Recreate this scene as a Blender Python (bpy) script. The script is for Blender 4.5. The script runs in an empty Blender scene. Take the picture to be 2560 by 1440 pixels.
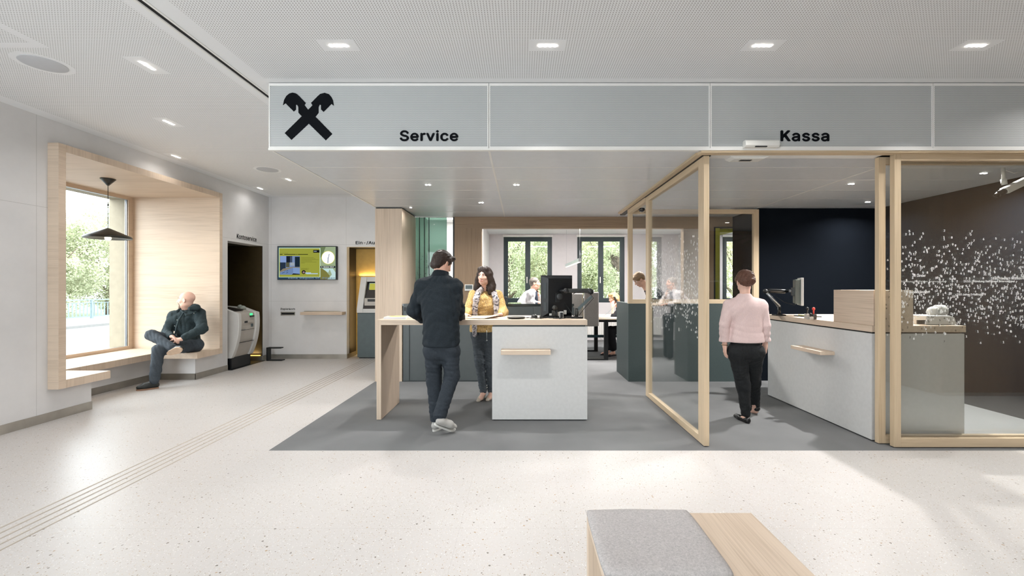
import bpy, math, random
import numpy as np
from mathutils import Vector, Matrix
random.seed(7)
SC = bpy.context.scene
COL = SC.collection
F, CX, CY, EYE = 1100.0, 1303.0, 717.0, 1.45

def PX(px, Y): return (px - CX) * Y / F
def PZ(py, Y): return EYE - (py - CY) * Y / F
def P(px, py, Y): return Vector((PX(px, Y), Y, PZ(py, Y)))

def lin(c):
    r = []
    for v in c[:3]:
        v = v / 255.0
        r.append(v / 12.92 if v <= 0.04045 else ((v + 0.055) / 1.055) ** 2.4)
    return tuple(r) + (1.0,)

# ------------------------------------------------------------------ node helper
class N:
    def __init__(s, name):
        s.m = bpy.data.materials.new(name); s.m.use_nodes = True
        s.t = s.m.node_tree; s.t.nodes.clear()
        s.out = s.t.nodes.new('ShaderNodeOutputMaterial')
    def n(s, typ, ins=None, **kw):
        nd = s.t.nodes.new(typ)
        for k, v in kw.items(): setattr(nd, k, v)
        for k, v in (ins or {}).items():
            if hasattr(v, 'is_linked') or hasattr(v, 'links'): s.t.links.new(v, nd.inputs[k])
            else: nd.inputs[k].default_value = v
        return nd
    def ma(s, op, a, b=0.0, c=None, clamp=False):
        ins = {0: a, 1: b}
        if c is not None: ins[2] = c
        nd = s.n('ShaderNodeMath', ins, operation=op); nd.use_clamp = clamp
        return nd.outputs[0]
    def mix(s, f, a, b):
        nd = s.n('ShaderNodeMix', data_type='RGBA')
        for i, v in ((0, f), (6, a), (7, b)):
            if hasattr(v, 'links'): s.t.links.new(v, nd.inputs[i])
            else: nd.inputs[i].default_value = v
        return nd.outputs[2]
    def pos(s):
        g = s.n('ShaderNodeNewGeometry'); x = s.n('ShaderNodeSeparateXYZ', {0: g.outputs['Position']})
        return g.outputs['Position'], x.outputs[0], x.outputs[1], x.outputs[2]
    def ramp(s, f, stops):
        r = s.n('ShaderNodeValToRGB', {0: f}); e = r.color_ramp.elements
        while len(e) < len(stops): e.new(0.5)
        for el, (p, c) in zip(e, stops): el.position = p; el.color = c
        return r.outputs[0]
    def noise(s, vec, scale, detail=3.0, rough=0.5, dist=0.0):
        return s.n('ShaderNodeTexNoise', {'Vector': vec, 'Scale': scale, 'Detail': detail, 'Roughness': rough, 'Distortion': dist}).outputs[0]
    def mapv(s, vec, scale=(1, 1, 1), loc=(0, 0, 0), rot=(0, 0, 0)):
        return s.n('ShaderNodeMapping', {0: vec, 1: loc, 2: rot, 3: scale}).outputs[0]
    def bsdf(s, col, rough=0.5, metal=0.0, spec=0.5, **kw):
        b = s.n('ShaderNodeBsdfPrincipled', {'Base Color': col, 'Roughness': rough, 'Metallic': metal, 'Specular IOR Level': spec})
        for k, v in kw.items():
            k = k.replace('_', ' ')
            if hasattr(v, 'links'): s.t.links.new(v, b.inputs[k])
            else: b.inputs[k].default_value = v
        return b
    def bump(s, h, strength=0.3, dist=0.01):
        return s.n('ShaderNodeBump', {'Height': h, 'Strength': strength, 'Distance': dist}).outputs[0]
    def done(s, shader):
        s.t.links.new(shader.outputs[0] if hasattr(shader, 'outputs') else shader, s.out.inputs[0])
        return s.m

def plain(name, rgb, rough=0.5, metal=0.0, spec=0.5, var=0.04, scale=12.0, bump=0.0, bscale=None, **kw):
    n = N(name); p, x, y, z = n.pos()
    c = lin(rgb)
    nz = n.noise(p, scale, 4.0)
    d = tuple(v * (1 - var * 2) for v in c[:3]) + (1,); l = tuple(min(1, v * (1 + var * 2)) for v in c[:3]) + (1,)
    col = n.ramp(nz, [(0.3, d), (0.7, l)])
    if bump:
        kw['Normal'] = n.bump(n.noise(p, bscale or scale * 6, 3.0), bump, 0.01)
    return n.done(n.bsdf(col, rough, metal, spec, **kw))

def wood(name, axis, base=(208, 189, 169), dark=(187, 167, 146), rough=0.5, vents=False):
    """oak veneer, grain along axis"""
    n = N(name); p, x, y, z = n.pos()
    sc = {'X': (0.55, 14, 14), 'Y': (14, 0.55, 14), 'Z': (14, 14, 0.55)}[axis]
    v = n.mapv(p, sc)
    n1 = n.noise(v, 1.6, 5.0, 0.6, 0.6)
    sc2 = {'X': (2.5, 190, 190), 'Y': (190, 2.5, 190), 'Z': (190, 190, 2.5)}[axis]
    n2 = n.noise(n.mapv(p, sc2), 1.0, 2.0, 0.5)
    sc3 = {'X': (0.4, 3.1, 3.1), 'Y': (3.1, 0.4, 3.1), 'Z': (3.1, 3.1, 0.4)}[axis]
    n3 = n.noise(n.mapv(p, sc3), 1.0, 1.0, 0.5)
    f = n.ma('ADD', n.ma('MULTIPLY', n1, 0.36), n.ma('ADD', n.ma('MULTIPLY', n2, 0.44), n.ma('MULTIPLY', n3, 0.25)))
    a, b = lin(base), lin(dark)
    hi = tuple(min(1, q * 1.08) for q in a[:3]) + (1,)
    col = n.ramp(f, [(0.36, b), (0.52, a), (0.68, hi)])
    if vents:   # rows of round air holes in the seat top
        fy = n.ma('FRACT', n.ma('ADD', n.ma('DIVIDE', n.ma('SUBTRACT', y, 5.0), 0.072), n.ma('MULTIPLY', n.ma('MODULO', n.ma('FLOOR', n.ma('ADD', n.ma('DIVIDE', n.ma('ADD', x, 6.3), 0.075), 100.5)), 2.0), 0.5)))
        fx = n.ma('FRACT', n.ma('ADD', n.ma('DIVIDE', n.ma('ADD', x, 6.3), 0.075), 0.5))
        dx = n.ma('MULTIPLY', n.ma('SUBTRACT', fx, 0.5), 0.075); dy = n.ma('MULTIPLY', n.ma('SUBTRACT', fy, 0.5), 0.072)
        hole = n.ma('LESS_THAN', n.ma('ADD', n.ma('MULTIPLY', dx, dx), n.ma('MULTIPLY', dy, dy)), 0.000135)
        hole = n.ma('MULTIPLY', hole, n.ma('MULTIPLY', n.ma('LESS_THAN', x, -5.78), n.ma('GREATER_THAN', z, 0.4345)))
        col = n.mix(hole, col, lin((186, 160, 138)))
    return n.done(n.bsdf(col, rough, 0, 0.35, Normal=n.bump(n2, 0.08, 0.002)))

def emit(name, rgb, st):
    n = N(name); return n.done(n.n('ShaderNodeEmission', {0: lin(rgb), 1: st}))

def glass(name, tint=(1, 1, 1, 1), refl=1.0, ior=1.5):
    n = N(name)
    tr = n.n('ShaderNodeBsdfTransparent', {0: tint})
    gl = n.n('ShaderNodeBsdfGlossy', {'Color': (1, 1, 1, 1), 'Roughness': 0.0})
    bf = n.n('ShaderNodeNewGeometry').outputs['Backfacing']
    fr = n.n('ShaderNodeFresnel', {0: n.ma('SUBTRACT', ior, n.ma('MULTIPLY', bf, ior - 1.0 / ior))})
    f = n.ma('MULTIPLY', fr.outputs[0], refl, clamp=True)
    return n.done(n.n('ShaderNodeMixShader', {0: f, 1: tr.outputs[0], 2: gl.outputs[0]}))

# ------------------------------------------------------------------ mesh builder
class MB:
    def __init__(s): s.v = []; s.f = []; s.sm = []
    def add(s, vs, fs, smooth=False):
        b = len(s.v); s.v += [tuple(v) for v in vs]
        for f in fs: s.f.append([b + i for i in f]); s.sm.append(smooth)
        return s
    def box(s, x0, x1, y0, y1, z0, z1):
        x0, x1 = sorted((x0, x1)); y0, y1 = sorted((y0, y1)); z0, z1 = sorted((z0, z1))
        return s.add([(x0, y0, z0), (x1, y0, z0), (x1, y1, z0), (x0, y1, z0), (x0, y0, z1), (x1, y0, z1), (x1, y1, z1), (x0, y1, z1)],
                     [(0, 3, 2, 1), (4, 5, 6, 7), (0, 1, 5, 4), (1, 2, 6, 5), (2, 3, 7, 6), (3, 0, 4, 7)])
    def obox(s, c, ax, ay, az, hx, hy, hz):
        c = Vector(c); ax = Vector(ax).normalized(); ay = Vector(ay).normalized(); az = Vector(az).normalized()
        vs = [c + ax * (i * hx) + ay * (j * hy) + az * (k * hz) for k in (-1, 1) for i, j in ((-1, -1), (1, -1), (1, 1), (-1, 1))]
        return s.add(vs, [(0, 3, 2, 1), (4, 5, 6, 7), (0, 1, 5, 4), (1, 2, 6, 5), (2, 3, 7, 6), (3, 0, 4, 7)])
    def quad(s, a, b, c, d): return s.add([a, b, c, d], [(0, 1, 2, 3)])
    def prism(s, pts, axis, a, b, smooth=False):
        """extrude polygon pts (2D) along axis between a and b"""
        def mk(p, t):
            return {'X': (t, p[0], p[1]), 'Y': (p[0], t, p[1]), 'Z': (p[0], p[1], t)}[axis]
        n = len(pts); vs = [mk(p, a) for p in pts] + [mk(p, b) for p in pts]
        fs = [list(range(n))[::-1], list(range(n, 2 * n))] + [[i, (i + 1) % n, n + (i + 1) % n, n + i] for i in range(n)]
        return s.add(vs, fs, smooth)
    def tube(s, pts, r, n=10, caps=True):
        pts = [Vector(p) for p in pts]; rs = r if isinstance(r, (list, tuple)) else [r] * len(pts)
        rings = []; up = None
        for i, p in enumerate(pts):
            d = (pts[min(i + 1, len(pts) - 1)] - pts[max(i - 1, 0)]).normalized()
            if up is None: up = d.orthogonal().normalized()
            up = (up - d * up.dot(d)).normalized(); q = d.cross(up)
            rings.append([p + (up * math.cos(2 * math.pi * k / n) + q * math.sin(2 * math.pi * k / n)) * rs[i] for k in range(n)])
        vs = [v for rg in rings for v in rg]; fs = []
        for i in range(len(pts) - 1):
            for k in range(n): fs.append((i * n + k, i * n + (k + 1) % n, (i + 1) * n + (k + 1) % n, (i + 1) * n + k))
        if caps: fs.append(list(range(n))[::-1]); fs.append([len(vs) - n + k for k in range(n)])
        return s.add(vs, fs, True)
    def lathe(s, c, prof, n=32, axis='Z', caps=True):
        """prof: list of (r, h)"""
        c = Vector(c); vs = []
        for r, h in prof:
            for k in range(n):
                a = 2 * math.pi * k / n; u, w = r * math.cos(a), r * math.sin(a)
                vs.append(c + Vector({'Z': (u, w, h), 'Y': (u, h, w), 'X': (h, u, w)}[axis]))
        fs = []
        for i in range(len(prof) - 1):
            for k in range(n): fs.append((i * n + k, i * n + (k + 1) % n, (i + 1) * n + (k + 1) % n, (i + 1) * n + k))
        if caps: fs.append(list(range(n))[::-1]); fs.append([len(vs) - n + k for k in range(n)])
        return s.add(vs, fs, True)
    def ball(s, c, r, n=16, sc=(1, 1, 1)):
        m = n // 2
        prof = [(r * max(0.001, math.sin(math.pi * i / m)), -r * math.cos(math.pi * i / m)) for i in range(m + 1)]
        b = len(s.v); s.lathe((0, 0, 0), prof, n)
        for i in range(b, len(s.v)):
            v = s.v[i]; s.v[i] = (c[0] + v[0] * sc[0], c[1] + v[1] * sc[1], c[2] + v[2] * sc[2])
        return s

WORLD = {}
def wloc(o): return WORLD.get(o.name, Vector((0, 0, 0)))
def thing(name, label, cat, loc, group=None):
    o = bpy.data.objects.new(name, None); COL.objects.link(o)
    o.empty_display_size = 0.1; o.location = loc; WORLD[o.name] = Vector(loc)
    tag(o, label, cat, group); return o
def tag(o, label=None, cat=None, group=None, kind=None):
    if label: o['label'] = label
    if cat: o['category'] = cat
    if group: o['group'] = group
    if kind: o['kind'] = kind
    return o
def part(name, mb, m, parent=None, bev=0.0, origin=None, label=None):
    """link a mesh builder as ONE mesh object; world coordinates in, local out"""
    vs = np.array(mb.v, dtype=float)
    if origin is None:
        origin = ((vs[:, 0].min() + vs[:, 0].max()) / 2, (vs[:, 1].min() + vs[:, 1].max()) / 2, vs[:, 2].min())
    org = Vector(origin)
    me = bpy.data.meshes.new(name)
    me.from_pydata([tuple(r) for r in (vs - np.array(origin))], [], mb.f)
    me.validate()
    if len(me.polygons) == len(mb.sm): me.polygons.foreach_set('use_smooth', mb.sm)
    me.update(); me.materials.append(m)
    o = bpy.data.objects.new(name, me); COL.objects.link(o)
    WORLD[o.name] = org
    if parent is not None: o.parent = parent; o.location = org - wloc(parent)
    else: o.location = org
    if bev:
        b = o.modifiers.new('bevel', 'BEVEL'); b.width = bev; b.segments = 2; b.limit_method = 'ANGLE'
    if label: o['label'] = label
    return o
def box(name, m, dims, parent=None, bev=0.0, label=None): return part(name, MB().box(*dims), m, parent, bev, label=label)
def struct(name, mb, m, parent=None, bev=0.0):
    o = part(name, mb, m, parent, bev)
    if parent is None: o['kind'] = 'structure'
    return o
def copy_tree(o, parent=None, loc=None):
    c = o.copy(); COL.objects.link(c); c.parent = parent
    if loc is not None: c.location = loc
    WORLD[c.name] = Vector(c.location)
    for ch in list(o.children): copy_tree(ch, c)
    return c

# ------------------------------------------------------------------ lettering
FONT = None
try:
    import os
    FONT = bpy.data.fonts.load(os.path.join(bpy.utils.system_resource('DATAFILES'), 'fonts', 'Inter.woff2'))
except Exception: FONT = None      # Blender's built-in face is used instead
def text_verts(s, bold=0.0, res=3):
    cu = bpy.data.curves.new('lettering', 'FONT'); cu.body = s
    if FONT: cu.font = FONT; cu.resolution_u = res; cu.space_character = 1.0 + bold * 2.0
    ob = bpy.data.objects.new('lettering', cu); COL.objects.link(ob)
    dg = bpy.context.evaluated_depsgraph_get(); dg.update()
    me = bpy.data.meshes.new_from_object(ob.evaluated_get(dg))
    vs = [tuple(v.co[:2]) for v in me.vertices]; fs = [list(p.vertices) for p in me.polygons]
    COL.objects.unlink(ob); bpy.data.objects.remove(ob); bpy.data.curves.remove(cu); bpy.data.meshes.remove(me)
    return vs, fs
_tc = {}
def add_text(mb, s, org, right, up, width=None, height=None, bold=0.0, res=3):
    """lower-left corner org, fitted to width x height"""
    key = (s, bold, res)
    if key not in _tc:
        vs, fs = text_verts(s, bold, res)
        if s[0] == 'K':      # the face's K has crossing outlines: redraw it from three clean strokes
            kv, _ = text_verts('K', bold, res)
            x0, x1 = min(v[0] for v in kv), max(v[0] for v in kv); y0, y1 = min(v[1] for v in kv), max(v[1] for v in kv)
            fs = [f for f in fs if not all(vs[i][0] <= x1 + 0.004 for i in f)]
            used = sorted({i for f in fs for i in f}); mp = {j: i for i, j in enumerate(used)}
            vs = [vs[i] for i in used]; fs = [[mp[i] for i in f] for f in fs]
            for q in (((0, 0), (.19, 0), (.19, 1), (0, 1)), ((.17, .26), (.17, .50), (.70, 1), (.97, 1)), ((.34, .50), (.50, .64), (1.0, 0), (.75, 0))):
                b0 = len(vs); vs += [(x0 + u * (x1 - x0), y0 + v * (y1 - y0)) for u, v in q]; fs.append([b0, b0 + 1, b0 + 2, b0 + 3])
        _tc[key] = (vs, fs)
    vs, fs = _tc[key]
    xs = [v[0] for v in vs]; ys = [v[1] for v in vs]
    w, h = max(xs) - min(xs), max(ys) - min(ys)
    if width is None: sx = sy = height / h
    else: sx = width / w; sy = height / h if height else sx
    right = Vector(right); up = Vector(up); org = Vector(org)
    b = bold * 0.75
    shifts = [(-b, 0), (b, 0), (0, b), (0, -b)] if bold >= 0.015 and res > 1 else ([(-b, 0), (b, 0)] if bold >= 0.015 else [(0, 0)])
    for k, (u, v) in enumerate(shifts):
        o = org + right.cross(up) * (0.00004 * k)
        mb.add([o + right * ((x - min(xs) + u) * sx) + up * ((y - min(ys) + v) * sy) for x, y in vs], fs)
    return mb
# ================================================================== materials
M = {}
def perf_ceiling():
    n = N('perforated_ceiling_board'); p, x, y, z = n.pos()
    PT = 0.0193
    fx = n.ma('SUBTRACT', n.ma('FRACT', n.ma('DIVIDE', x, PT)), 0.5)
    fy = n.ma('SUBTRACT', n.ma('FRACT', n.ma('DIVIDE', y, PT)), 0.5)
    d = n.ma('SQRT', n.ma('ADD', n.ma('MULTIPLY', fx, fx), n.ma('MULTIPLY', fy, fy)))
    hole = n.ma('SUBTRACT', 1.0, n.ma('DIVIDE', n.ma('SUBTRACT', d, 0.17), 0.08, clamp=True), clamp=True)
    def rng(v, a, b): return n.ma('MULTIPLY', n.ma('GREATER_THAN', v, a), n.ma('LESS_THAN', v, b))
    left = n.ma('MULTIPLY', rng(x, -4.92, -2.52), rng(y, -3.4, 8.7))
    right = n.ma('MULTIPLY', rng(x, -2.23, 9.0), rng(y, -3.4, 3.82))
    area = n.ma('ADD', left, right, clamp=True)
    def cut(a, x0, x1, y0, y1):
        return n.ma('MULTIPLY', a, n.ma('SUBTRACT', 1.0, n.ma('MULTIPLY', rng(x, x0, x1), rng(y, y0, y1))))
    area = cut(area, -3.64, -3.57, -3.4, 3.33); area = cut(area, -4.9, -3.57, 3.26, 3.33)
    f = n.ma('MULTIPLY', hole, area)
    col = n.mix(f, lin((238, 239, 240)), lin((142, 140, 138)))
    return n.done(n.bsdf(col, 0.7, 0, 0.2))
M['ceiling'] = perf_ceiling()
M['ceil_plain'] = plain('painted_white_board', (238, 239, 240), 0.65, var=0.01)
M['lamp_plate'] = plain('smooth_white_plate', (239, 240, 241), 0.6, var=0.005)
M['speaker'] = plain('pale_grey_speaker_cloth', (196, 198, 202), 0.7, var=0.01)

def wall_panels():
    n = N('white_mineral_wall_panel'); p, x, y, z = n.pos()
    nz = n.noise(p, 3.0, 5.0, 0.6)
    col = n.ramp(nz, [(0.3, lin((210, 209, 209))), (0.7, lin((218, 217, 217)))])
    def line(v, a, w=0.0025):
        return n.ma('LESS_THAN', n.ma('ABSOLUTE', n.ma('SUBTRACT', v, a)), w)
    on_left = n.ma('LESS_THAN', x, -5.085)
    on_back = n.ma('GREATER_THAN', y, 8.86)
    L = n.ma('MULTIPLY', on_left, n.ma('MAXIMUM', n.ma('MULTIPLY', line(z, 2.30), n.ma('LESS_THAN', y, 4.73)), n.ma('MAXIMUM', line(y, 4.62), n.ma('MULTIPLY', line(z, 2.30), n.ma('GREATER_THAN', y, 7.4)))))
    B = n.ma('MULTIPLY', on_back, n.ma('MAXIMUM', n.ma('MAXIMUM', line(z, 2.30), line(z, 1.16)), n.ma('MAXIMUM', line(x, -3.53), line(x, -5.04))))
    f = n.ma('MAXIMUM', L, B)
    col = n.mix(n.ma('MULTIPLY', f, 0.35), col, lin((120, 118, 115)))
    return n.done(n.bsdf(col, 0.45, 0, 0.35, Normal=n.bump(nz, 0.05, 0.01)))
M['wall'] = wall_panels()
M['wall_paint'] = plain('painted_white_wall', (222, 221, 221), 0.7, var=0.01)
M['wall_lilac'] = plain('cool_white_plaster', (214, 211, 213), 0.7, var=0.01)

def terrazzo():
    n = N('pale_terrazzo'); p, x, y, z = n.pos()
    base = n.ramp(n.noise(p, 1.3, 4.0), [(0.2, lin((190, 186, 183))), (0.8, lin((194, 190, 187)))])
    cloud = n.noise(p, 60.0, 3.0)
    base = n.mix(n.ma('MULTIPLY', cloud, 0.35), base, lin((210, 206, 204)))
    def chips(col, scale, thr, rad, dark, light, loc):
        v = n.n('ShaderNodeTexVoronoi', {'Vector': n.mapv(p, (1, 1, 1), loc), 'Scale': scale, 'Randomness': 1.0})
        dist = v.outputs['Distance']; rc = v.outputs['Color']
        sp = n.n('ShaderNodeSeparateColor', {0: rc})
        wob = n.ma('MULTIPLY', n.noise(p, scale * 2.5, 1.0), 0.35)
        isd = n.ma('LESS_THAN', n.ma('ADD', dist, n.ma('SUBTRACT', wob, 0.17)), n.ma('MULTIPLY', sp.outputs[1], rad))
        f = n.ma('MULTIPLY', isd, n.ma('GREATER_THAN', sp.outputs[0], thr))
        cc = n.mix(sp.outputs[2], dark, light)
        return n.mix(f, col, cc)
    c = chips(base, 130, 0.35, 0.40, lin((186, 178, 168)), lin((226, 224, 222)), (0, 0, 0))
    c = chips(c, 105, 0.50, 0.38, lin((150, 136, 120)), lin((198, 184, 168)), (3, 1, 0))
    c = chips(c, 55, 0.90, 0.38, lin((110, 104, 96)), lin((170, 146, 118)), (1, 7, 0))
    jx = n.ma('ABSOLUTE', n.ma('SUBTRACT', n.ma('FRACT', n.ma('DIVIDE', n.ma('ADD', x, 0.37 + 63.0), 0.63)), 0.5))
    jy = n.ma('ABSOLUTE', n.ma('SUBTRACT', n.ma('FRACT', n.ma('DIVIDE', n.ma('SUBTRACT', y, 3.9 - 63.0), 0.63)), 0.5))
    j = n.ma('GREATER_THAN', n.ma('MAXIMUM', jx, jy), 0.4982)
    c = n.mix(n.ma('MULTIPLY', j, 0.3), c, lin((150, 144, 138)))
    rg = 0.38
    return n.done(n.bsdf(c, rg, 0, 0.28))
M['terrazzo'] = terrazzo()
def carpet():
    n = N('grey_loop_carpet'); p, x, y, z = n.pos()
    f1 = n.noise(p, 420, 2.0); f2 = n.noise(p, 2.2, 4.0)
    c = n.ramp(n.ma('ADD', n.ma('MULTIPLY', f1, 0.75), n.ma('MULTIPLY', f2, 0.25)), [(0.3, lin((97, 98, 99))), (0.7, lin((135, 136, 137)))])
    return n.done(n.bsdf(c, 0.95, 0, 0.1, Normal=n.bump(f1, 0.5, 0.004)))
M['carpet'] = carpet()
def perf_metal():
    n = N('perforated_grey_sheet'); p, x, y, z = n.pos()
    PT = 0.0105
    row = n.ma('DIVIDE', z, PT * 0.866)
    odd = n.ma('MULTIPLY', n.ma('MODULO', n.ma('FLOOR', row), 2.0), 0.5)
    fx = n.ma('SUBTRACT', n.ma('FRACT', n.ma('ADD', n.ma('DIVIDE', n.ma('ADD', x, 50.0), PT), odd)), 0.5)
    fz = n.ma('MULTIPLY', n.ma('SUBTRACT', n.ma('FRACT', row), 0.5), 0.866)
    d = n.ma('SQRT', n.ma('ADD', n.ma('MULTIPLY', fx, fx), n.ma('MULTIPLY', fz, fz)))
    hole = n.ma('SUBTRACT', 1.0, n.ma('DIVIDE', n.ma('SUBTRACT', d, 0.24), 0.12, clamp=True), clamp=True)
    c = n.mix(hole, lin((204, 206, 206)), lin((118, 124, 128)))
    return n.done(n.bsdf(c, 0.6, 0, 0.3))
M['perf'] = perf_metal()
M['soffit'] = plain('satin_soffit_panel', (217, 220, 224), 0.36, metal=0.1, spec=0.5, var=0.01)
M['white_frame'] = plain('white_powder_coat', (236, 235, 232), 0.5, var=0.005)
M['black'] = plain('black_paint', (14, 16, 18), 0.5)
M['black_gloss'] = plain('black_lettering', (12, 15, 20), 0.7, spec=0.1)
M['slot'] = plain('dark_slot', (8, 10, 11), 0.8)
for a in 'XYZ': M['oak' + a] = wood('light_oak_' + a.lower(), a)
for a in 'XZ': M['walnut' + a] = wood('brown_oak_' + a.lower(), a, (152, 128, 104), (128, 106, 84), 0.55)
M['frame_oak'] = wood('oak_door_frame', 'Z', (203, 183, 154), (182, 160, 130))
M['frame_oakX'] = wood('oak_door_rail', 'X', (203, 183, 154), (182, 160, 130))
M['frame_oakY'] = wood('oak_side_rail', 'Y', (203, 183, 154), (182, 160, 130))
M['steel'] = plain('brushed_steel', (172, 168, 160), 0.38, metal=0.85, var=0.06, scale=5)
M['counter'] = plain('pale_grey_laminate', (205, 205, 204), 0.5, var=0.015, scale=30)
M['anthracite'] = plain('anthracite_laminate', (74, 80, 81), 0.45, var=0.02)
M['darkgreen'] = plain('dark_green_grey_panel', (58, 70, 70), 0.55, var=0.03, scale=60)
M['kassa_wall'] = plain('near_black_fabric_wall', (17, 21, 27), 1.0, spec=0.05, var=0.05, scale=200)
M['glass_top'] = plain('black_glass_top', (40, 48, 48), 0.06, spec=0.8)
M['glass'] = glass('clear_window_glass', (0.97, 0.98, 0.97, 1), 0.45)
M['glass_t'] = glass('tinted_partition_glass', (0.965, 0.972, 0.965, 1), 1.3)
M['green_glass'] = None
def green_glass():
    n = N('green_coated_glass')
    d = n.n('ShaderNodeBsdfDiffuse', {0: lin((128, 156, 146))})
    tl = n.n('ShaderNodeBsdfTranslucent', {0: lin((146, 172, 160))})
    tr = n.n('ShaderNodeBsdfTransparent', {0: lin((164, 188, 178))})
    gl = n.n('ShaderNodeBsdfGlossy', {'Roughness': 0.02})
    a = n.n('ShaderNodeMixShader', {0: 0.5, 1: d.outputs[0], 2: tl.outputs[0]})
    b = n.n('ShaderNodeMixShader', {0: 0.55, 1: a.outputs[0], 2: tr.outputs[0]})
    bf = n.n('ShaderNodeNewGeometry').outputs['Backfacing']
    fr = n.n('ShaderNodeFresnel', {0: n.ma('SUBTRACT', 1.5, n.ma('MULTIPLY', bf, 1.5 - 1 / 1.5))})
    return n.done(n.n('ShaderNodeMixShader', {0: fr.outputs[0], 1: b.outputs[0], 2: gl.outputs[0]}))
M['green_glass'] = green_glass()
M['win_dark'] = plain('petrol_window_frame', (34, 52, 57), 0.45, var=0.02)
M['lamp_on'] = emit('lamp_lens', (255, 246, 236), 28.0)
M['lamp_warm'] = emit('warm_bulb', (255, 225, 170), 20.0)
M['digits_w'] = plain('white_vinyl', (250, 250, 248), 0.6, var=0.0)
M['digits_d'] = plain('dark_vinyl', (58, 50, 42), 0.6, var=0.0)
M['plaster'] = plain('cream_render', (156, 147, 128), 0.8, var=0.03)
M['gold'] = plain('golden_panel', (196, 158, 84), 0.5, metal=0.3, var=0.03)
M['bronze'] = plain('dark_bronze_panel', (36, 31, 27), 0.45, metal=0.4, var=0.05)
M['bronze_dark'] = plain('brown_black_panel', (30, 28, 23), 0.6, var=0.05, scale=80)
M['lime'] = plain('lime_reveal', (178, 178, 66), 0.6)
M['asphalt'] = plain('pale_road', (104, 106, 108), 0.9, var=0.05, scale=6)
M['pavement'] = plain('concrete_pavement', (112, 112, 110), 0.9, var=0.04)
M['rail'] = plain('light_blue_railing', (104, 124, 130), 0.5)
M['plastic_white'] = plain('white_plastic', (232, 231, 226), 0.4, var=0.005)
M['plastic_black'] = plain('black_plastic', (24, 26, 28), 0.4)
M['plastic_grey'] = plain('warm_grey_plastic', (184, 178, 170), 0.45, var=0.01)
M['plastic_lgrey'] = plain('light_grey_plastic', (206, 205, 202), 0.4, var=0.01)
M['slate'] = plain('slate_grey_metal', (86, 98, 100), 0.5, var=0.03)
M['chrome'] = plain('grey_aluminium', (170, 174, 178), 0.3, metal=0.9)
M['dark_metal'] = plain('dark_grey_metal', (62, 62, 60), 0.35, metal=0.6)

def felt(name, rgb, sc=300, d=0.14):
    n = N(name); p, x, y, z = n.pos()
    f1 = n.noise(p, sc, 6.0, 0.75); f2 = n.noise(p, 110, 4.0, 0.65, 0.6)
    a = lin(rgb)
    lo = tuple(v * (1 - 2.4 * d) for v in a[:3]) + (1,); hi = tuple(min(1, v * (1 + 2.4 * d)) for v in a[:3]) + (1,)
    c = n.ramp(n.ma('ADD', n.ma('MULTIPLY', f1, 0.5), n.ma('MULTIPLY', f2, 0.5)), [(0.32, lo), (0.68, hi)])
    return n.done(n.bsdf(c, 0.95, 0, 0.1, Normal=n.bump(f1, 0.4, 0.003)))
M['felt'] = felt('grey_mottled_felt', (182, 178, 177), 260, 0.13)
M['felt_dark'] = felt('dark_grey_felt', (134, 131, 128), 300, 0.14)

# ================================================================== shell
CE = 3.26
# floor: terrazzo in front and left, carpet set flush beside it
struct('floor', MB().box(-6.4, -2.237, -3.6, 9.9, -0.12, 0).box(-2.237, 9.6, -3.6, 3.895, -0.12, 0), M['terrazzo'])
cp = MB().box(-2.237, 9.6, 3.895, 12.6, -0.12, 0.0)
tag(struct('floor_carpet', cp, M['carpet']), 'grey carpet set flush into the terrazzo')
g = MB()
for i in range(5):
    xx = -3.13 + i * 0.066
    g.prism([(xx - 0.006, 0.0), (xx + 0.006, 0.0), (xx + 0.004, 0.004), (xx - 0.004, 0.004)], 'Y', -3.4, 8.82)
M['groove'] = plain('tactile_rib', (184, 175, 164), 0.5)
tag(part('tactile_strip', g, M['groove']), 'five thin parallel tactile guide ribs running across the terrazzo floor', 'guide strip')

# lobby ceiling, split by the black slot
struct('ceiling', MB().box(-5.3, -2.425, -3.6, 9.0, CE, CE + 0.15).box(-2.395, 9.6, -3.6, 9.0, CE, CE + 0.15).box(-2.5, -2.3, -3.6, 9.0, CE + 0.13, CE + 0.2), M['ceiling'])
struct('trim_1', MB().box(-2.4245, -2.3955, -3.5, 8.8, CE + 0.001, CE + 0.06), M['slot'])
struct('trim_2', MB().box(-2.448, -2.43, -3.5, 8.8, CE - 0.004, CE + 0.004).box(-2.39, -2.372, -3.5, 8.8, CE - 0.004, CE + 0.004), M['white_frame'])

# walls
XL = -5.09
w = MB()
w.box(-5.35, XL, -3.6, -3.2, 0, CE).box(-5.35, XL, -0.9, 4.735, 0, CE).box(-5.35, XL, -3.2, -0.9, 0, 0.4).box(-5.35, XL, -3.2, -0.9, 2.95, CE)
w.box(-5.35, XL, 4.735, 7.32, 2.995, CE)
w.box(-5.35, XL, 7.32, 7.628, 0, CE)
w.box(-5.35, XL, 7.628, 8.667, 2.25, CE)
w.box(-5.35, XL, 8.667, 9.0, 0, CE)
w.box(-6.4, XL, 4.735, 5.21, 0, 0.345)
w.box(-6.4, -5.72, 5.21, 6.87, 0, 0.345)
w.box(-6.4, XL, 6.87, 7.32, 0, 0.345)
struct('wall_left', w, M['wall'])
b = MB(); BZ = 0.095
b.box(XL, XL + 0.006, -3.5, 5.21, 0, BZ).box(XL - 0.1, XL + 0.006, 5.21, 5.216, 0, BZ)
b.box(-5.72, -5.714, 5.216, 6.864, 0, BZ).box(-5.72, XL + 0.006, 6.864, 6.87, 0, BZ)
b.box(XL, XL + 0.006, 6.864, 7.628, 0, BZ).box(XL, XL + 0.006, 8.667, 8.864, 0, BZ)
struct('baseboard_left', b, M['steel'])
w = MB()
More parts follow.
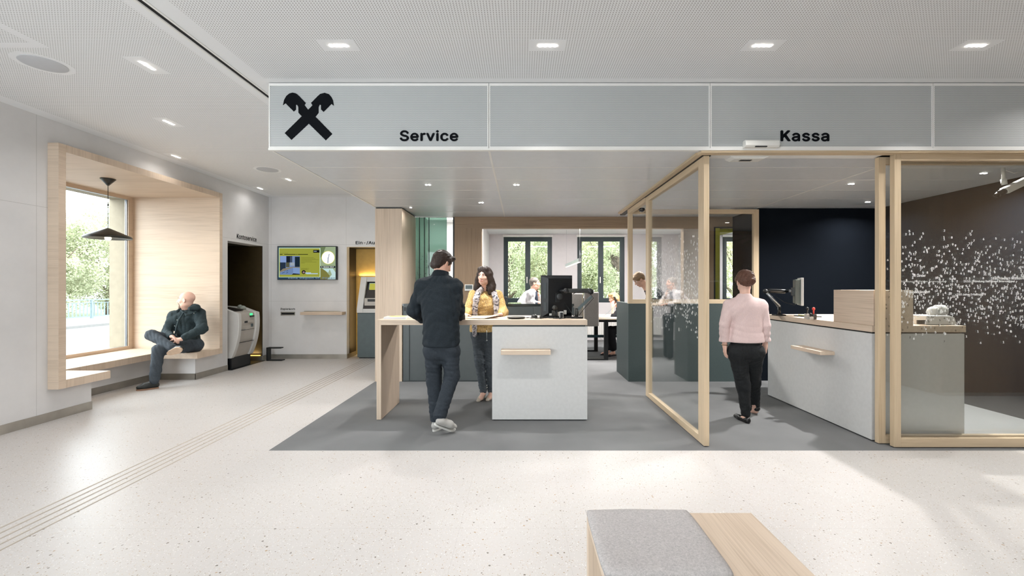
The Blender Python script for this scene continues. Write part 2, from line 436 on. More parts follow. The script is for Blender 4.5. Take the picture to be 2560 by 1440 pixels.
YB = 8.87
w.box(-5.35, -3.516, YB, 9.0, 0, CE).box(-3.516, -2.35, YB, 9.0, 2.256, CE).box(-2.35, -2.1, YB, 9.0, 0, CE)
struct('wall_back', w, M['wall'])
struct('baseboard_back', MB().box(XL, -3.516, YB - 0.006, YB, 0, 0.09).box(-3.516, -3.51, YB, 9.36, 0, 0.09), M['steel'])
# recess behind the statement printer and behind the cash machine
w = MB().box(-6.3, -6.2, 7.55, 8.75, -0.1, 2.4).box(-6.3, -5.35, 7.5, 7.628, 0, 2.4).box(-6.3, -5.35, 7.6, 8.7, 2.25, 2.4)
struct('wall_printer_recess', w, M['bronze_dark'])
def plain_gold():
    # golden sheet, one even colour from bottom to top
    return M['gold']
struct('wall_printer_recess_side', MB().box(-6.3, -5.096, 8.66, 8.70, 0, 2.3), M['bronze_dark'])
w = MB().box(-3.6, -3.512, 9.0, 9.36, 0, 2.3).box(-3.6, -2.2, 9.0, 9.45, 2.256, 2.35)
struct('wall_cash_recess', w, M['bronze'])
struct('wall_cash_recess_back', MB().box(-3.6, -2.2, 9.40, 9.45, 0, 2.4).box(-2.3, -2.2, 9.0, 9.45, 0, 2.4), M['gold'])
# wall behind the column, lobby side of the service zone
struct('wall_column', MB().box(-2.237, -2.1, 7.6, 8.9, 0, CE), M['wall'])

# brown oak wall with two openings
YW = 7.64
w = MB()
w.box(-1.16, -0.687, YW, YW + 0.14, 0, 2.471)
w.box(2.82, 3.37, YW, YW + 0.14, 0, 2.471)
struct('wall_oak', w, M['walnutZ'])
struct('trim_3', MB().box(-1.16, 3.72, YW, YW + 0.14, 2.471, 2.67), M['walnutX'])
struct('trim_4', MB().box(-1.185, -1.162, YW - 0.01, YW + 0.1, 0, 2.66).box(3.345, 3.37, YW - 0.006, YW + 0.02, 0, 2.49).box(3.345, 3.70, YW - 0.006, YW + 0.02, 2.471, 2.49), M['black'])
# green coated glass left of it
gg = MB()
for a, b_ in ((-1.845, -1.775), (-1.765, -1.688), (-1.678, -1.61), (-1.60, -1.295)): gg.box(a, b_, YW + 0.02, YW + 0.032, 0.0, 2.66)
gw = struct('window_1', gg, M['green_glass'])
part('pane', MB().box(-1.29, -1.19, YW + 0.02, YW + 0.032, 0.0, 2.66), M['glass'], gw, label='clear narrow pane')
struct('window_frame', MB().box(-1.775, -1.765, YW + 0.01, YW + 0.05, 0, 2.66).box(-1.688, -1.678, YW + 0.01, YW + 0.05, 0, 2.66).box(-1.61, -1.60, YW + 0.01, YW + 0.05, 0, 2.66), M['black'], gw)
dd = MB()
rr = random.Random(3)
for i in range(420):
    zz = 1.2 + abs(rr.gauss(0, 0.30)); xx = rr.uniform(-1.84, -1.25)
    if zz < 2.1: dd.box(xx, xx + 0.011, YW + 0.012, YW + 0.018, zz, zz + 0.012)
part('dot_decal', dd, M['darkgreen'], gw)
struct('wall_green_room', MB().box(-2.1, -0.98, 8.9, 9.0, 0, 2.9).box(-1.0, -0.9, 7.78, 9.0, 0, 2.9).box(-2.1, -0.9, 7.6, 9.0, 2.75, 2.9), M['wall_paint'])

# office beyond
YO = 12.0
WINS = ((-0.48, 0.84), (1.53, 2.82), (5.49, 6.80))
WZ0, WZ1 = 1.02, 2.86
w = MB()
xs = [-0.98] + [v for ab in WINS for v in ab] + [7.2]
for i in range(0, len(xs), 2): w.box(xs[i], xs[i + 1], YO, YO + 0.35, 0, 2.9)
for a, b_ in WINS: w.box(a, b_, YO, YO + 0.35, 0, WZ0).box(a, b_, YO, YO + 0.35, WZ1, 2.9)
struct('wall_office_back', w, M['wall_lilac'])
struct('wall_office_left', MB().box(-0.98, -0.87, 7.78, YO, 0, 2.88), M['wall_paint'])
struct('wall_office_divider', MB().prism([(3.12, 7.78), (3.24, 7.78), (5.02, YO), (4.88, YO)], 'Z', 0, 2.88), M['wall_lilac'])
struct('wall_office_right', MB().box(7.1, 7.2, 7.6, YO, 0, 2.9), M['wall_paint'])
struct('ceiling_office', MB().box(-1.0, 7.2, YW + 0.14, YO + 0.35, 2.88, 3.0), M['ceil_plain'])
struct('trim_5', MB().box(-0.87, -0.80, 9.2, 9.27, 0, 2.88), M['white_frame'])
struct('trim_6', MB().box(3.37, 3.45, YW, 8.35, 0, 2.47).box(3.37, 3.75, YW + 0.14, 8.35, 2.42, 2.5), M['lime'])
def office_window(i, a, b_):
    c = (a + b_) / 2; zt = 2.81
    f = MB(); y0, y1 = YO + 0.03, YO + 0.10
    f.box(a, a + 0.05, y0, y1, WZ0, zt).box(b_ - 0.05, b_, y0, y1, WZ0, zt).box(a + 0.05, b_ - 0.05, y0, y1, WZ0, WZ0 + 0.05).box(a + 0.05, b_ - 0.05, y0, y1, zt - 0.05, zt)
    o = struct('window_%d' % i, f, M['win_dark'])
    for s0, s1 in ((a + 0.05, c), (c, b_ - 0.05)):
        s = MB(); t = 0.07; yy0, yy1 = YO + 0.015, YO + 0.085
        s.box(s0, s0 + t, yy0, yy1, WZ0 + 0.05, zt - 0.05).box(s1 - t, s1, yy0, yy1, WZ0 + 0.05, zt - 0.05).box(s0 + t, s1 - t, yy0, yy1, WZ0 + 0.05, WZ0 + 0.12).box(s0 + t, s1 - t, yy0, yy1, zt - 0.12, zt - 0.05)
        so = part('sash', s, M['win_dark'], o)
        part('pane', MB().box(s0 + t, s1 - t, YO + 0.045, YO + 0.055, WZ0 + 0.12, zt - 0.12), M['glass'], so)
    part('window_handle', MB().box(c - 0.035, c - 0.01, YO - 0.03, YO + 0.015, 1.55, 1.72), M['plastic_white'], o)
    part('blind_box', MB().box(a - 0.02, b_ + 0.02, YO - 0.06, YO + 0.02, zt, zt + 0.055), M['white_frame'], o)
    return o
for i, (a, b_) in enumerate(WINS): office_window(i + 2, a, b_)
for i, (a, b_) in enumerate(WINS[:2]):
    r = thing('radiator', ['white ribbed panel radiator under the left office window', 'white ribbed panel radiator under the right office window'][i], 'radiator', ((a + b_) / 2, YO - 0.08, 0.15), 'radiators under the office windows')
    q = MB()
    for k in range(26):
        xx = a + 0.05 + k * (b_ - a - 0.1) / 26
        q.box(xx, xx + 0.03, YO - 0.13, YO - 0.09, 0.16, 0.62)
    q.box(a + 0.04, b_ - 0.04, YO - 0.10, YO - 0.06, 0.15, 0.63)
    part('panel', q, M['white_frame'], r)
    part('pipe', MB().tube([((a + b_) / 2, YO - 0.08, 0.16), ((a + b_) / 2, YO - 0.08, 0.0)], 0.012), M['white_frame'], r)

# soffit over the service zone
SZ = 2.666
so = MB()
PW = 1.965
xj = [-2.250, -0.287, 1.673, 3.645, 5.61, 7.58, 9.55]
yj = [3.93, 4.48, 5.01, 5.54, 6.07, 6.59, 7.14, 7.64]
for i in range(6):
    for j in range(7):
        so.box(xj[i] + 0.006 + (0.013 if i == 0 else 0), xj[i + 1] - 0.006, yj[j] + 0.003, yj[j + 1] - 0.003, SZ, SZ + 0.03)
struct('ceiling_soffit', so, M['soffit'])
struct('trim_7', MB().box(-2.237, 9.55, 3.93, 7.7, SZ + 0.008, CE), M['white_frame'])
sj = MB()
for yy in yj[1:-1]: sj.box(-2.237, 9.55, yy - 0.005, yy + 0.005, SZ - 0.001, SZ + 0.02)
for xx in xj[1:-1]: sj.box(xx - 0.010, xx + 0.010, 3.93, 7.64, SZ - 0.0012, SZ + 0.02)
struct('trim_9', sj, M['white_frame'])
struct('trim_8', MB().box(-2.24, 9.55, 3.895, 3.935, SZ - 0.006, SZ + 0.012).box(-2.24, -2.215, 3.9, 7.64, SZ - 0.004, SZ + 0.012), M['white_frame'])
struct('wall_soffit_rear', MB().box(-2.1, 9.55, 7.64, 7.78, 2.67, 3.3), M['wall_paint'])

# Kassa room
struct('wall_kassa_back', MB().box(3.67, 5.6, 6.80, 7.64, 0, 2.66), M['kassa_wall'])
struct('wall_kassa_right', MB().box(5.5, 5.62, 3.9, 6.8, 0, 2.66), M['kassa_wall'])
struct('wall_corridor', MB().box(5.62, 9.55, 3.93, 4.05, 0, 2.66), M['wall_paint'])
# lobby to the right and behind the camera
struct('wall_right', MB().box(5.6, 5.7, -3.5, 2.14, 0, CE).box(5.7, 9.6, 2.0, 2.14, 0, CE), M['walnutZ'])
struct('wall_corridor_end', MB().box(9.5, 9.6, 2.1, 4.0, 0, CE), M['wall_paint'])
fw = MB()
for a, b_ in ((-5.1, -4.8), (-1.4, 5.7)): fw.box(a, b_, -3.6, -3.45, 0, CE)
fw.box(-5.1, 5.7, -3.6, -3.45, 3.0, CE)
struct('wall_front', fw, M['wall_paint'])
ff = MB()
for a, b_ in ((-4.8, -3.1), (-3.1, -1.4)):
    ff.box(a, a + 0.06, -3.56, -3.5, 0, 3.0).box(b_ - 0.06, b_, -3.56, -3.5, 0, 3.0).box(a, b_, -3.56, -3.5, 0, 0.06).box(a, b_, -3.56, -3.5, 2.94, 3.0)
wf = struct('window_9', ff, M['frame_oak'])  # unseen windows added for daylight, kept clear of the pane reflections
l10 = MB().box(-5.3, -5.24, -3.2, -3.12, 0.4, 2.95).box(-5.3, -5.24, -0.98, -0.9, 0.4, 2.95).box(-5.3, -5.24, -3.12, -0.98, 0.4, 0.46).box(-5.3, -5.24, -3.12, -0.98, 2.89, 2.95)
w10 = struct('window_10', l10, M['frame_oakY'])  # unseen window added to give the lobby more side daylight
part('pane', MB().box(-5.275, -5.265, -3.12, -0.98, 0.46, 2.89), M['glass'], w10)
gp = MB()
for a, b_ in ((-4.74, -3.16), (-3.04, -1.46)): gp.box(a, b_, -3.535, -3.525, 0.06, 2.94)
part('pane', gp, M['glass'], wf)

# ================================================================== window seat niche
nz = thing('window_seat', 'deep oak-lined window niche with a wide wooden seat and notched front', 'window seat', (-5.6, 6.0, 0.345))
XF = -4.974
f = MB()
f.box(-6.4, XF, 4.729, 4.808, 0.345, 3.0)
part('side_panel', f, M['oakX'], nz, 0.0015)
part('side_panel', MB().box(-6.4, XF, 7.257, 7.325, 0.345, 3.0), M['oakX'], nz, 0.0015)
part('top_panel', MB().box(-6.4, XF, 4.808, 7.257, 2.92, 3.0), M['oakX'], nz, 0.0015)
part('seat', MB().prism([(-6.4, 4.808), (XF, 4.808), (XF, 5.327), (-5.60, 5.327), (-5.60, 6.755), (XF, 6.755), (XF, 7.257), (-6.4, 7.257)], 'Z', 0.345, 0.435), wood('perforated_oak_seat', 'Y', vents=True), nz)
for d_, mk in (((XF, XF + 0.0015, 4.81, 5.327, 0.345, 0.435), 'oakZ'), ((XF, XF + 0.0015, 6.755, 7.256, 0.345, 0.435), 'oakZ'), ((-5.6, -5.5985, 5.327, 6.755, 0.345, 0.435), 'oakZ'), ((XF, XF + 0.0015, 4.81, 7.256, 2.92, 3.0), 'oakZ'), ((XF, XF + 0.0015, 4.73, 4.807, 0.345, 3.0), 'oakY'), ((XF, XF + 0.0015, 7.258, 7.324, 0.345, 3.0), 'oakY')):
    part('edge_strip', MB().box(*d_), M[mk], nz)
# big window
wz = MB(); X0, X1 = -6.415, -6.40
wz.box(X0, X1, 4.808, 7.257, 0.435, 0.485).box(X0, X1, 4.808, 7.257, 2.868, 2.92).box(X0, X1, 7.169, 7.257, 0.485, 2.868).box(X0, X1, 4.808, 4.89, 0.485, 2.868)
wo = struct('window_6', wz, M['oakY'])
wd = MB().box(-6.455, -6.415, 7.166, 7.257, 0.485, 2.868).box(-6.455, -6.415, 4.808, 4.895, 0.485, 2.868).box(-6.455, -6.415, 4.895, 7.166, 2.864, 2.92).box(-6.455, -6.415, 4.895, 7.166, 0.435, 0.489)
part('window_frame', wd, M['chrome'], wo)
part('window_seal', MB().box(-6.424, -6.415, 7.162, 7.168, 0.485, 2.868).box(-6.442, -6.436, 7.163, 7.168, 0.485, 2.868), M['black'], wo)
part('pane', MB().box(-6.459, -6.451, 4.88, 7.18, 0.46, 2.885), M['glass'], wo)
ow = MB().box(-6.73, -6.46, 7.19, 9.5, -0.3, 3.4).box(-6.73, -6.46, 3.2, 4.85, -0.3, 3.4).box(-6.46, -5.35, 3.2, 3.3, -0.3, 3.4).box(-6.73, -6.46, 4.85, 7.19, 2.88, 3.4).box(-6.73, -6.46, 4.85, 7.19, -0.3, 0.44)
struct('wall_facade', ow, M['plaster'])

# ================================================================== outdoors
gr = MB().box(-16.8, -6.73, -15, 40, -0.2, -0.12)
struct('floor_road', gr, M['asphalt'])
struct('floor_pavement', MB().box(-21.5, -16.8, -15, 45, -0.2, -0.02), M['pavement'])
struct('floor_lawn', MB().box(-60, -21.5, -15, 60, -0.4, -0.3).box(-21.5, 40, 12.6, 60, -0.4, -0.3), plain('grass_ground', (80, 92, 62), 0.95, var=0.15, scale=3))
rl = thing('street_railing', 'pale blue metal railing with thin vertical bars along the far pavement', 'railing', (-20.0, 22.0, -0.02))
part('top_rail', MB().box(-20.04, -19.96, 14, 30, 0.82, 0.87), M['rail'], rl)
part('lower_rail', MB().box(-20.02, -19.98, 14, 30, 0.70, 0.73).box(-20.02, -19.98, 14, 30, 0.06, 0.10), M['rail'], rl)
bs = MB()
for i in range(95):
    yy = 14.05 + i * 0.168; bs.box(-20.015, -19.985, yy, yy + 0.03, 0.08, 0.72)
part('bars', bs, M['rail'], rl)
for i in range(8): part('post', MB().box(-20.04, -19.96, 14.3 + i * 2.05, 14.38 + i * 2.05, -0.02, 0.82), M['rail'], rl)

def leaf_mat(name, a, b_):
    n = N(name); p, x, y, z = n.pos()
    f = n.noise(p, 1.1, 3.0, 0.6); f2 = n.noise(p, 9.0, 1.0)
    c = n.ramp(n.ma('ADD', n.ma('MULTIPLY', f, 0.5), n.ma('MULTIPLY', f2, 0.5)), [(0.35, lin(a)), (0.65, lin(b_))])
    d = n.n('ShaderNodeBsdfDiffuse', {0: c}); t = n.n('ShaderNodeBsdfTranslucent', {0: c})
    return n.done(n.n('ShaderNodeMixShader', {0: 0.45, 1: d.outputs[0], 2: t.outputs[0]}))
M['leaf1'] = leaf_mat('leaves_green', (146, 158, 124), (222, 226, 192))
M['leaf2'] = leaf_mat('leaves_grey_green', (136, 146, 116), (204, 206, 176))
M['leaf3'] = leaf_mat('leaves_yellow', (154, 160, 124), (228, 226, 192))
M['bark'] = plain('bark', (96, 84, 72), 0.9, var=0.2)
def tree(loc, rx, ry, h, nleaf, leaf, mats, label, grp, seed, z0=0.4):
    t = thing('tree', label, 'tree', loc, grp)
    rs = np.random.RandomState(seed)
    X, Y, Z = loc
    tb = MB().tube([(X, Y, Z), (X + 0.1, Y, Z + h * 0.3), (X, Y + 0.1, Z + h * 0.75)], [0.14, 0.11, 0.05])
    for k in range(7):
        a = rs.uniform(0, 6.28); zz = Z + h * rs.uniform(0.2, 0.6)
        tb.tube([(X, Y, zz), (X + math.cos(a) * rx * 0.3, Y + math.sin(a) * ry * 0.3, zz + h * 0.12), (X + math.cos(a) * rx * 0.7, Y + math.sin(a) * ry * 0.7, zz + h * 0.3)], [0.06, 0.04, 0.015], 6)
    part('trunk', tb, M['bark'], t)
    nb = 46
    # blobs inside the crown
    u = rs.normal(size=(nb, 3)); u /= np.linalg.norm(u, axis=1)[:, None]; u *= rs.uniform(0.35, 1, (nb, 1)) ** 0.5
    cz = Z + z0 + (h - z0) / 2
    bc = np.array([X, Y, cz]) + u * np.array([rx, ry, (h - z0) / 2]) * 0.86
    per = nleaf // nb
    v = rs.normal(size=(nb, per, 3)); v /= np.linalg.norm(v, axis=2)[:, :, None]; v *= rs.uniform(0.3, 1, (nb, per, 1)) ** 0.45
    br = rs.uniform(0.18, 0.34, (nb, 1, 1)) * (rx + ry) / 2 * 1.15
    c = (bc[:, None, :] + v * br).reshape(-1, 3)
    n_ = len(c)
    d1 = rs.normal(size=(n_, 3)); d1 /= np.linalg.norm(d1, axis=1)[:, None]
    d2 = np.cross(d1, rs.normal(size=(n_, 3))); d2 /= np.linalg.norm(d2, axis=1)[:, None]
    s = leaf * rs.uniform(0.6, 1.3, (n_, 1))
    vs = np.stack([c - d1 * s, c + d2 * s * 0.5, c + d1 * s, c - d2 * s * 0.5], 1).reshape(-1, 3)
    for mi, mk in enumerate(mats):
        sel = np.arange(n_) % len(mats) == mi
        vv = vs.reshape(-1, 4, 3)[sel].reshape(-1, 3) if len(mats) > 1 else vs
        mb = MB(); mb.v = [tuple(r) for r in vv]; k = len(mb.v) // 4
        mb.f = [[4 * i, 4 * i + 1, 4 * i + 2, 4 * i + 3] for i in range(k)]; mb.sm = [False] * k
        part('foliage', mb, M[mk], t)
G1 = 'trees beyond the street railing'
tree((-23.5, 21.5, -0.3), 2.6, 2.6, 5.9, 26000, 0.065, ['leaf2'], 'leafy grey-green tree behind the railing, left half of the niche window', G1, 1)
tree((-24.0, 25.5, -0.3), 2.8, 2.8, 6.6, 26000, 0.065, ['leaf2'], 'taller grey-green tree behind the railing, beside the cream window jamb', G1, 2)
tree((-29.5, 26.5, -0.3), 3.0, 3.0, 5.6, 7000, 0.15, ['leaf1'], 'distant low tree beyond the railing trees', G1, 3)
G2 = 'trees outside the office windows'
tree((-0.6, 16.5, -0.3), 2.0, 1.6, 5.6, 38000, 0.037, ['leaf1'], 'bright green tree seen through the left leaf of the left office window', G2, 4)
tree((1.6, 17.2, -0.3), 2.0, 1.7, 5.9, 38000, 0.037, ['leaf3'], 'yellowish green tree seen through the right leaf of the left office window', G2, 5)
tree((3.6, 16.6, -0.3), 1.9, 1.6, 5.7, 38000, 0.037, ['leaf1'], 'green tree filling the right office window', G2, 6)
tree((8.3, 17.0, -0.3), 2.0, 1.7, 5.8, 30000, 0.037, ['leaf3'], 'green tree seen through the narrow window beside the lime reveal', G2, 7)
tree((0.8, 21.0, -0.3), 5.2, 2.0, 6.4, 20000, 0.10, ['leaf2'], 'wide pale hedge-like tree farther behind the office windows', G2, 8)
tree((6.6, 21.0, -0.3), 4.4, 2.0, 6.0, 14000, 0.10, ['leaf2'], 'wide pale tree at the far right behind the office windows', G2, 9)
# ================================================================== ceiling fittings
LIGHT_W = 1.0
def downlight(x, y, z, n, along, label, grp, power, plate=True, spread=150):
    t = thing('ceiling_light', label, 'ceiling light', (x, y, z), grp)
    step = 0.0365
    pl = MB(); L, W = (0.1375, 0.079) if along == 'X' else (0.079, 0.1375)
    if not plate: L, W = (0.05, 0.026) if along == 'X' else (0.026, 0.05)
    pl.box(x - L, x + L, y - W, y + W, z - 0.0012, z + 0.001)
    part('plate', pl, M['lamp_plate'] if plate else M['soffit'], t)
    for i in range(n):
        o = (i - (n - 1) / 2) * step
        cx_, cy_ = (x + o, y) if along == 'X' else (x, y + o)
        part('lens', MB().lathe((cx_, cy_, z - 0.0042), [(0.0148, 0), (0.0148, 0.003)], 20), M['lamp_on'], t)
    ld = bpy.data.lights.new('lamp', 'AREA'); ld.shape = 'RECTANGLE'
    ld.size = n * step if along == 'X' else 0.033; ld.size_y = 0.033 if along == 'X' else n * step
    ld.energy = power; ld.color = (1.0, 0.98, 0.955); ld.spread = math.radians(spread)
    lo = bpy.data.objects.new('lamp', ld); COL.objects.link(lo); lo.parent = t; lo.location = (0, 0, -0.012)
    return t
GL = 'recessed four-lens ceiling lights'
PWR = 6.5
row = [(-1.37, 'first'), (0.198, 'second'), (1.81, 'third'), (3.41, 'fourth')]
for x, nm in row:
    downlight(x, 3.30, CE, 4, 'X', 'recessed four-lens light above the fascia, %s of the row from the left' % nm, GL, PWR * 1.0, spread=98)
downlight(-3.058, 3.60, CE, 4, 'Y', 'recessed four-lens light left of the black ceiling slot, nearest the camera', GL, PWR)
downlight(-3.88, 4.844, CE, 4, 'Y', 'recessed four-lens light in the ceiling in front of the window niche', GL, PWR)
downlight(-4.79, 6.107, CE, 4, 'Y', 'recessed ceiling light close above the top edge of the window niche', GL, PWR * 0.15)
downlight(-3.93, 7.43, CE, 4, 'Y', 'recessed ceiling light beside the small far speaker', GL, PWR)
downlight(-4.80, 8.09, CE, 4, 'Y', 'small far ceiling light above the Kontoservice lettering', GL, PWR * 0.15)
for x, y in ((-3.9, 1.2), (-3.9, -1.4), (-1.37, 0.9), (0.198, 0.9), (1.81, 0.9), (3.41, 0.9), (-1.37, -1.5), (0.198, -1.5), (1.81, -1.5), (3.41, -1.5), (4.9, 3.3), (6.4, 3.1), (8.2, 3.1)):  # unseen lights added behind and beside the view to raise the ambient level
    downlight(x, y, CE, 4, 'X', 'recessed four-lens light in the lobby ceiling out of view', 'added lobby fill lights out of view', PWR * ((0.45 if y < 0 else (0.38 if x < 1 else 0.55)) if y < 2 else 1.1))
GS = 'paired soffit lights over the service zone'
for (x, y, nn, lab) in ((-1.111, 5.245, 2, 'paired soffit light left of centre, above the man in black'), (-0.057, 5.245, 2, 'paired soffit light above the service desk, right of the panel joint'),
                        (-0.578, 6.354, 2, 'paired soffit light farther back above the yellow-clad woman'), (-1.695, 6.755, 1, 'single soffit light washing the tall oak column'),
                        (3.90, 5.2, 2, 'paired soffit light in the Kassa ceiling, nearer one of two in the doorway'), (4.97, 6.31, 2, 'paired soffit light in the Kassa ceiling near the black rear wall'),
                        (4.95, 4.71, 2, 'paired soffit light seen through the glass beside the security camera')):
    downlight(x, y, SZ, nn, 'X', lab, GS, (0.5 if nn == 1 else ((14.0 if y > 6 else 50.0) if x > 3 else 12.0)), plate=False)
for i, (x, y, r, lab) in enumerate(((-3.877, 3.57, 0.146, 'large round pale grey ceiling speaker at the upper left'), (-3.92, 6.8, 0.15, 'round ceiling speaker far back, in front of the back wall'))):
    t = thing('ceiling_speaker', lab, 'speaker', (x, y, CE), 'round ceiling speakers')
    rm = MB().lathe((x, y, CE - 0.003), [(r + 0.04, 0.0028), (r + 0.04, 0.0018)], 48); rm.sm = [False] * len(rm.f)
    part('rim', rm, M['lamp_plate'], t)
    part('grille', MB().lathe((x, y, CE - 0.012), [(r * 0.98, 0.0072), (r, 0.008), (r, 0.0105)], 48), M['speaker'], t)

# ================================================================== fascia
YS = 3.90
EMB = [(273,292),(284,240),(305,203),(335,178),(368,168),(405,177),(435,203),(500,272),(487,292),(525,340),(568,295),(553,272),(618,205),(645,181),(690,170),(730,183),(757,212),(772,245),(780,300),(756,281),(678,361),(653,338),(652,292),(640,287),(628,312),(628,370),(597,408),(765,580),(700,645),(530,478),(357,640),(290,573),(460,405),(427,370),(426,312),(412,288),(402,290),(402,338),(380,357),(298,275)]
def face_panel(i, x0, x1, label):
    t = thing('fascia_panel', label, 'sign panel', ((x0 + x1) / 2, YS, 2.68), 'perforated fascia panels above the service zone')
    part('sheet', MB().box(x0 + 0.012, x1 - 0.012, YS - 0.002, YS + 0.02, 2.69, 3.232), M['perf'], t)
    fr = MB(); a, c = YS - 0.006, YS + 0.02
    fr.box(x0 + 0.002, x0 + 0.013, a, c, 2.672, 3.252).box(x1 - 0.013, x1 - 0.002, a, c, 2.672, 3.252).box(x0 + 0.013, x1 - 0.013, a, c, 2.672, 2.692).box(x0 + 0.013, x1 - 0.013, a, c, 3.230, 3.252)
    part('frame', fr, M['white_frame'], t)
    return t
pn = [face_panel(0, -2.237, -0.287, 'grey perforated fascia panel with the black crossed emblem and Service lettering'),
      face_panel(1, -0.287, 1.673, 'blank grey perforated fascia panel between the Service and Kassa panels'),
      face_panel(2, 1.673, 3.645, 'grey perforated fascia panel with the black Kassa lettering'),
      face_panel(3, 3.645, 5.61, 'blank grey perforated fascia panel at the right edge of the picture')]
sc = 3.9 / F * 1.0
mb = MB()
pts = [(PX(640 + x / 4, YS), PZ(190 + y / 4, YS)) for x, y in EMB]
n_ = len(pts)
mb.add([(a, YS - 0.006, c) for a, c in pts] + [(a, YS - 0.001, c) for a, c in pts], [list(range(n_))] + [[i, i + n_, (i + 1) % n_ + n_, (i + 1) % n_] for i in range(n_)])
part('emblem', mb, M['black_gloss'], pn[0])
bpy.context.view_layer.update()
part('lettering', add_text(MB(), 'Service', (PX(1001, YS), YS - 0.006, PZ(352.5, YS)), (1, 0, 0), (0, 0, 1), PX(1144.5, YS) - PX(1001, YS), 25.5 * sc, 0.034), M['black_gloss'], pn[0])
part('lettering', add_text(MB(), 'Kassa', (PX(1951.5, YS), YS - 0.006, PZ(353, YS)), (1, 0, 0), (0, 0, 1), PX(2071, YS) - PX(1951.5, YS), 25.5 * sc, 0.034), M['black_gloss'], pn[2])

# door sensors
t = thing('door_sensor', 'white rectangular door sensor on the fascia beside the Kassa lettering', 'sensor', (2.12, YS - 0.05, 2.68))
x0, x1 = PX(1861, 3.86), PX(1946, 3.86)
part('housing', MB().prism([(3.8945, 2.735), (3.85, 2.735), (3.836, 2.725), (3.83, 2.685), (3.85, 2.672), (3.8945, 2.672)], 'X', x0, x1), M['plastic_white'], t, 0.004)
part('lens', MB().box(x0 + 0.085, x1 - 0.11, 3.836, 3.85, 2.6715, 2.678), M['plastic_black'], t)
t = thing('door_sensor', 'flat white rounded sensor under the Kassa soffit just inside the doorway', 'sensor', (2.21, 4.09, 2.63))
x0, x1 = PX(1817, 4.1), PX(1915, 4.1)
part('housing', MB().prism([(x0, 2.6665), (x0 + 0.01, 2.645), (x0 + 0.05, 2.628), (x1 - 0.05, 2.628), (x1 - 0.01, 2.645), (x1, 2.6665)], 'Y', 4.04, 4.16), M['plastic_white'], t, 0.004)
part('lens', MB().box(x0 + 0.12, x1 - 0.14, 4.08, 4.12, 2.625, 2.629), M['plastic_black'], t)

# ================================================================== oak column
t = thing('oak_column', 'tall light oak clad column standing behind the left end of the service desk', 'column', (-2.03, 7.15, 0))
part('cladding', MB().box(-2.235, -1.823, 6.73, 7.60, 0, 2.648), M['oakZ'], t, 0.002)
part('shadow_gap', MB().box(-2.225, -1.833, 6.74, 7.60, 2.648, 2.664), M['black'], t)

# ================================================================== service desk
t = thing('service_desk', 'high light oak service desk with one side panel and a white cabinet block', 'desk', (-0.4, 5.1, 0))
part('worktop', MB().box(-1.52, 0.716, 4.76, 5.5, 1.036, 1.092), M['oakX'], t, 0.002)
part('side_panel', MB().box(-1.572, -1.522, 4.78, 5.5, 0.006, 1.092), M['oakZ'], t, 0.002)
part('cabinet', MB().box(-0.315, 0.716, 4.765, 5.42, 0.012, 1.018), M['counter'], t, 0.0015)
part('shadow_gap', MB().box(-0.30, 0.70, 4.80, 5.4, 1.018, 1.036), M['anthracite'], t)
part('plinth', MB().box(-0.30, 0.70, 4.80, 5.4, 0.0, 0.012).box(-1.565, -1.53, 4.8, 5.48, 0, 0.006), M['black'], t)
part('bag_shelf', MB().box(PX(1252, 4.62), PX(1377, 4.62), 4.615, 4.765, 0.735, 0.781), M['oakX'], t, 0.002)

# low anthracite cabinets behind the desk
t = thing('low_cabinet', 'long anthracite low cabinet with black glass top behind the service desk', 'cabinet', (-0.5, 7.0, 0))
part('body', MB().box(-1.81, 0.80, 6.735, 7.34, 0.0, 1.15), M['anthracite'], t, 0.002)
part('top', MB().box(-1.815, 0.81, 6.73, 7.35, 1.155, 1.19), M['glass_top'], t, 0.001)
part('recess', MB().box(-1.80, 0.79, 6.75, 7.33, 1.145, 1.157), M['black'], t)
for i in range(4):
    a = -1.70 + i * 0.63
    part('door', MB().box(a, a + 0.622, 6.722, 6.737, 0.02, 1.135), M['anthracite'], t, 0.001)
part('end_panel', MB().box(-1.80, -1.71, 6.715, 6.74, 0.02, 1.19), M['anthracite'], t)
part('grip', MB().box(-1.785, -1.765, 6.71, 6.716, 1.08, 1.14), M['black'], t)

# low dark wall around the Kassa rear
t = thing('low_partition', 'dark green-grey waist-high partition carrying the rear Kassa window', 'partition', (2.6, 6.8, 0))
part('front_panel', MB().box(1.64, 3.665, 6.73, 6.80, 0, 1.192), M['darkgreen'], t)
part('side_panel', MB().box(1.64, 1.70, 6.80, 7.56, 0, 1.192), M['darkgreen'], t)
part('top_edge', MB().box(1.638, 1.702, 6.80, 7.562, 1.192, 1.20), M['slate'], t)
t = thing('kassa_rear_window', 'oak-framed fixed window on the low dark partition behind the Kassa door', 'partition window', (2.64, 6.76, 1.193))
y0, y1 = 6.735, 6.79
part('stile', MB().box(1.64, 1.707, y0, y1, 1.193, 2.637), M['frame_oak'], t, 0.001)
part('stile', MB().box(3.56, 3.64, y0, y1, 1.193, 2.637), M['frame_oak'], t, 0.001)
part('rail', MB().box(1.707, 3.56, y0, y1, 1.193, 1.258), M['frame_oakX'], t, 0.001)
part('rail', MB().box(1.707, 3.56, y0, y1, 2.570, 2.637), M['frame_oakX'], t, 0.001)
part('pane', MB().box(1.707, 3.56, 6.758, 6.766, 1.258, 2.57), M['glass_t'], t)

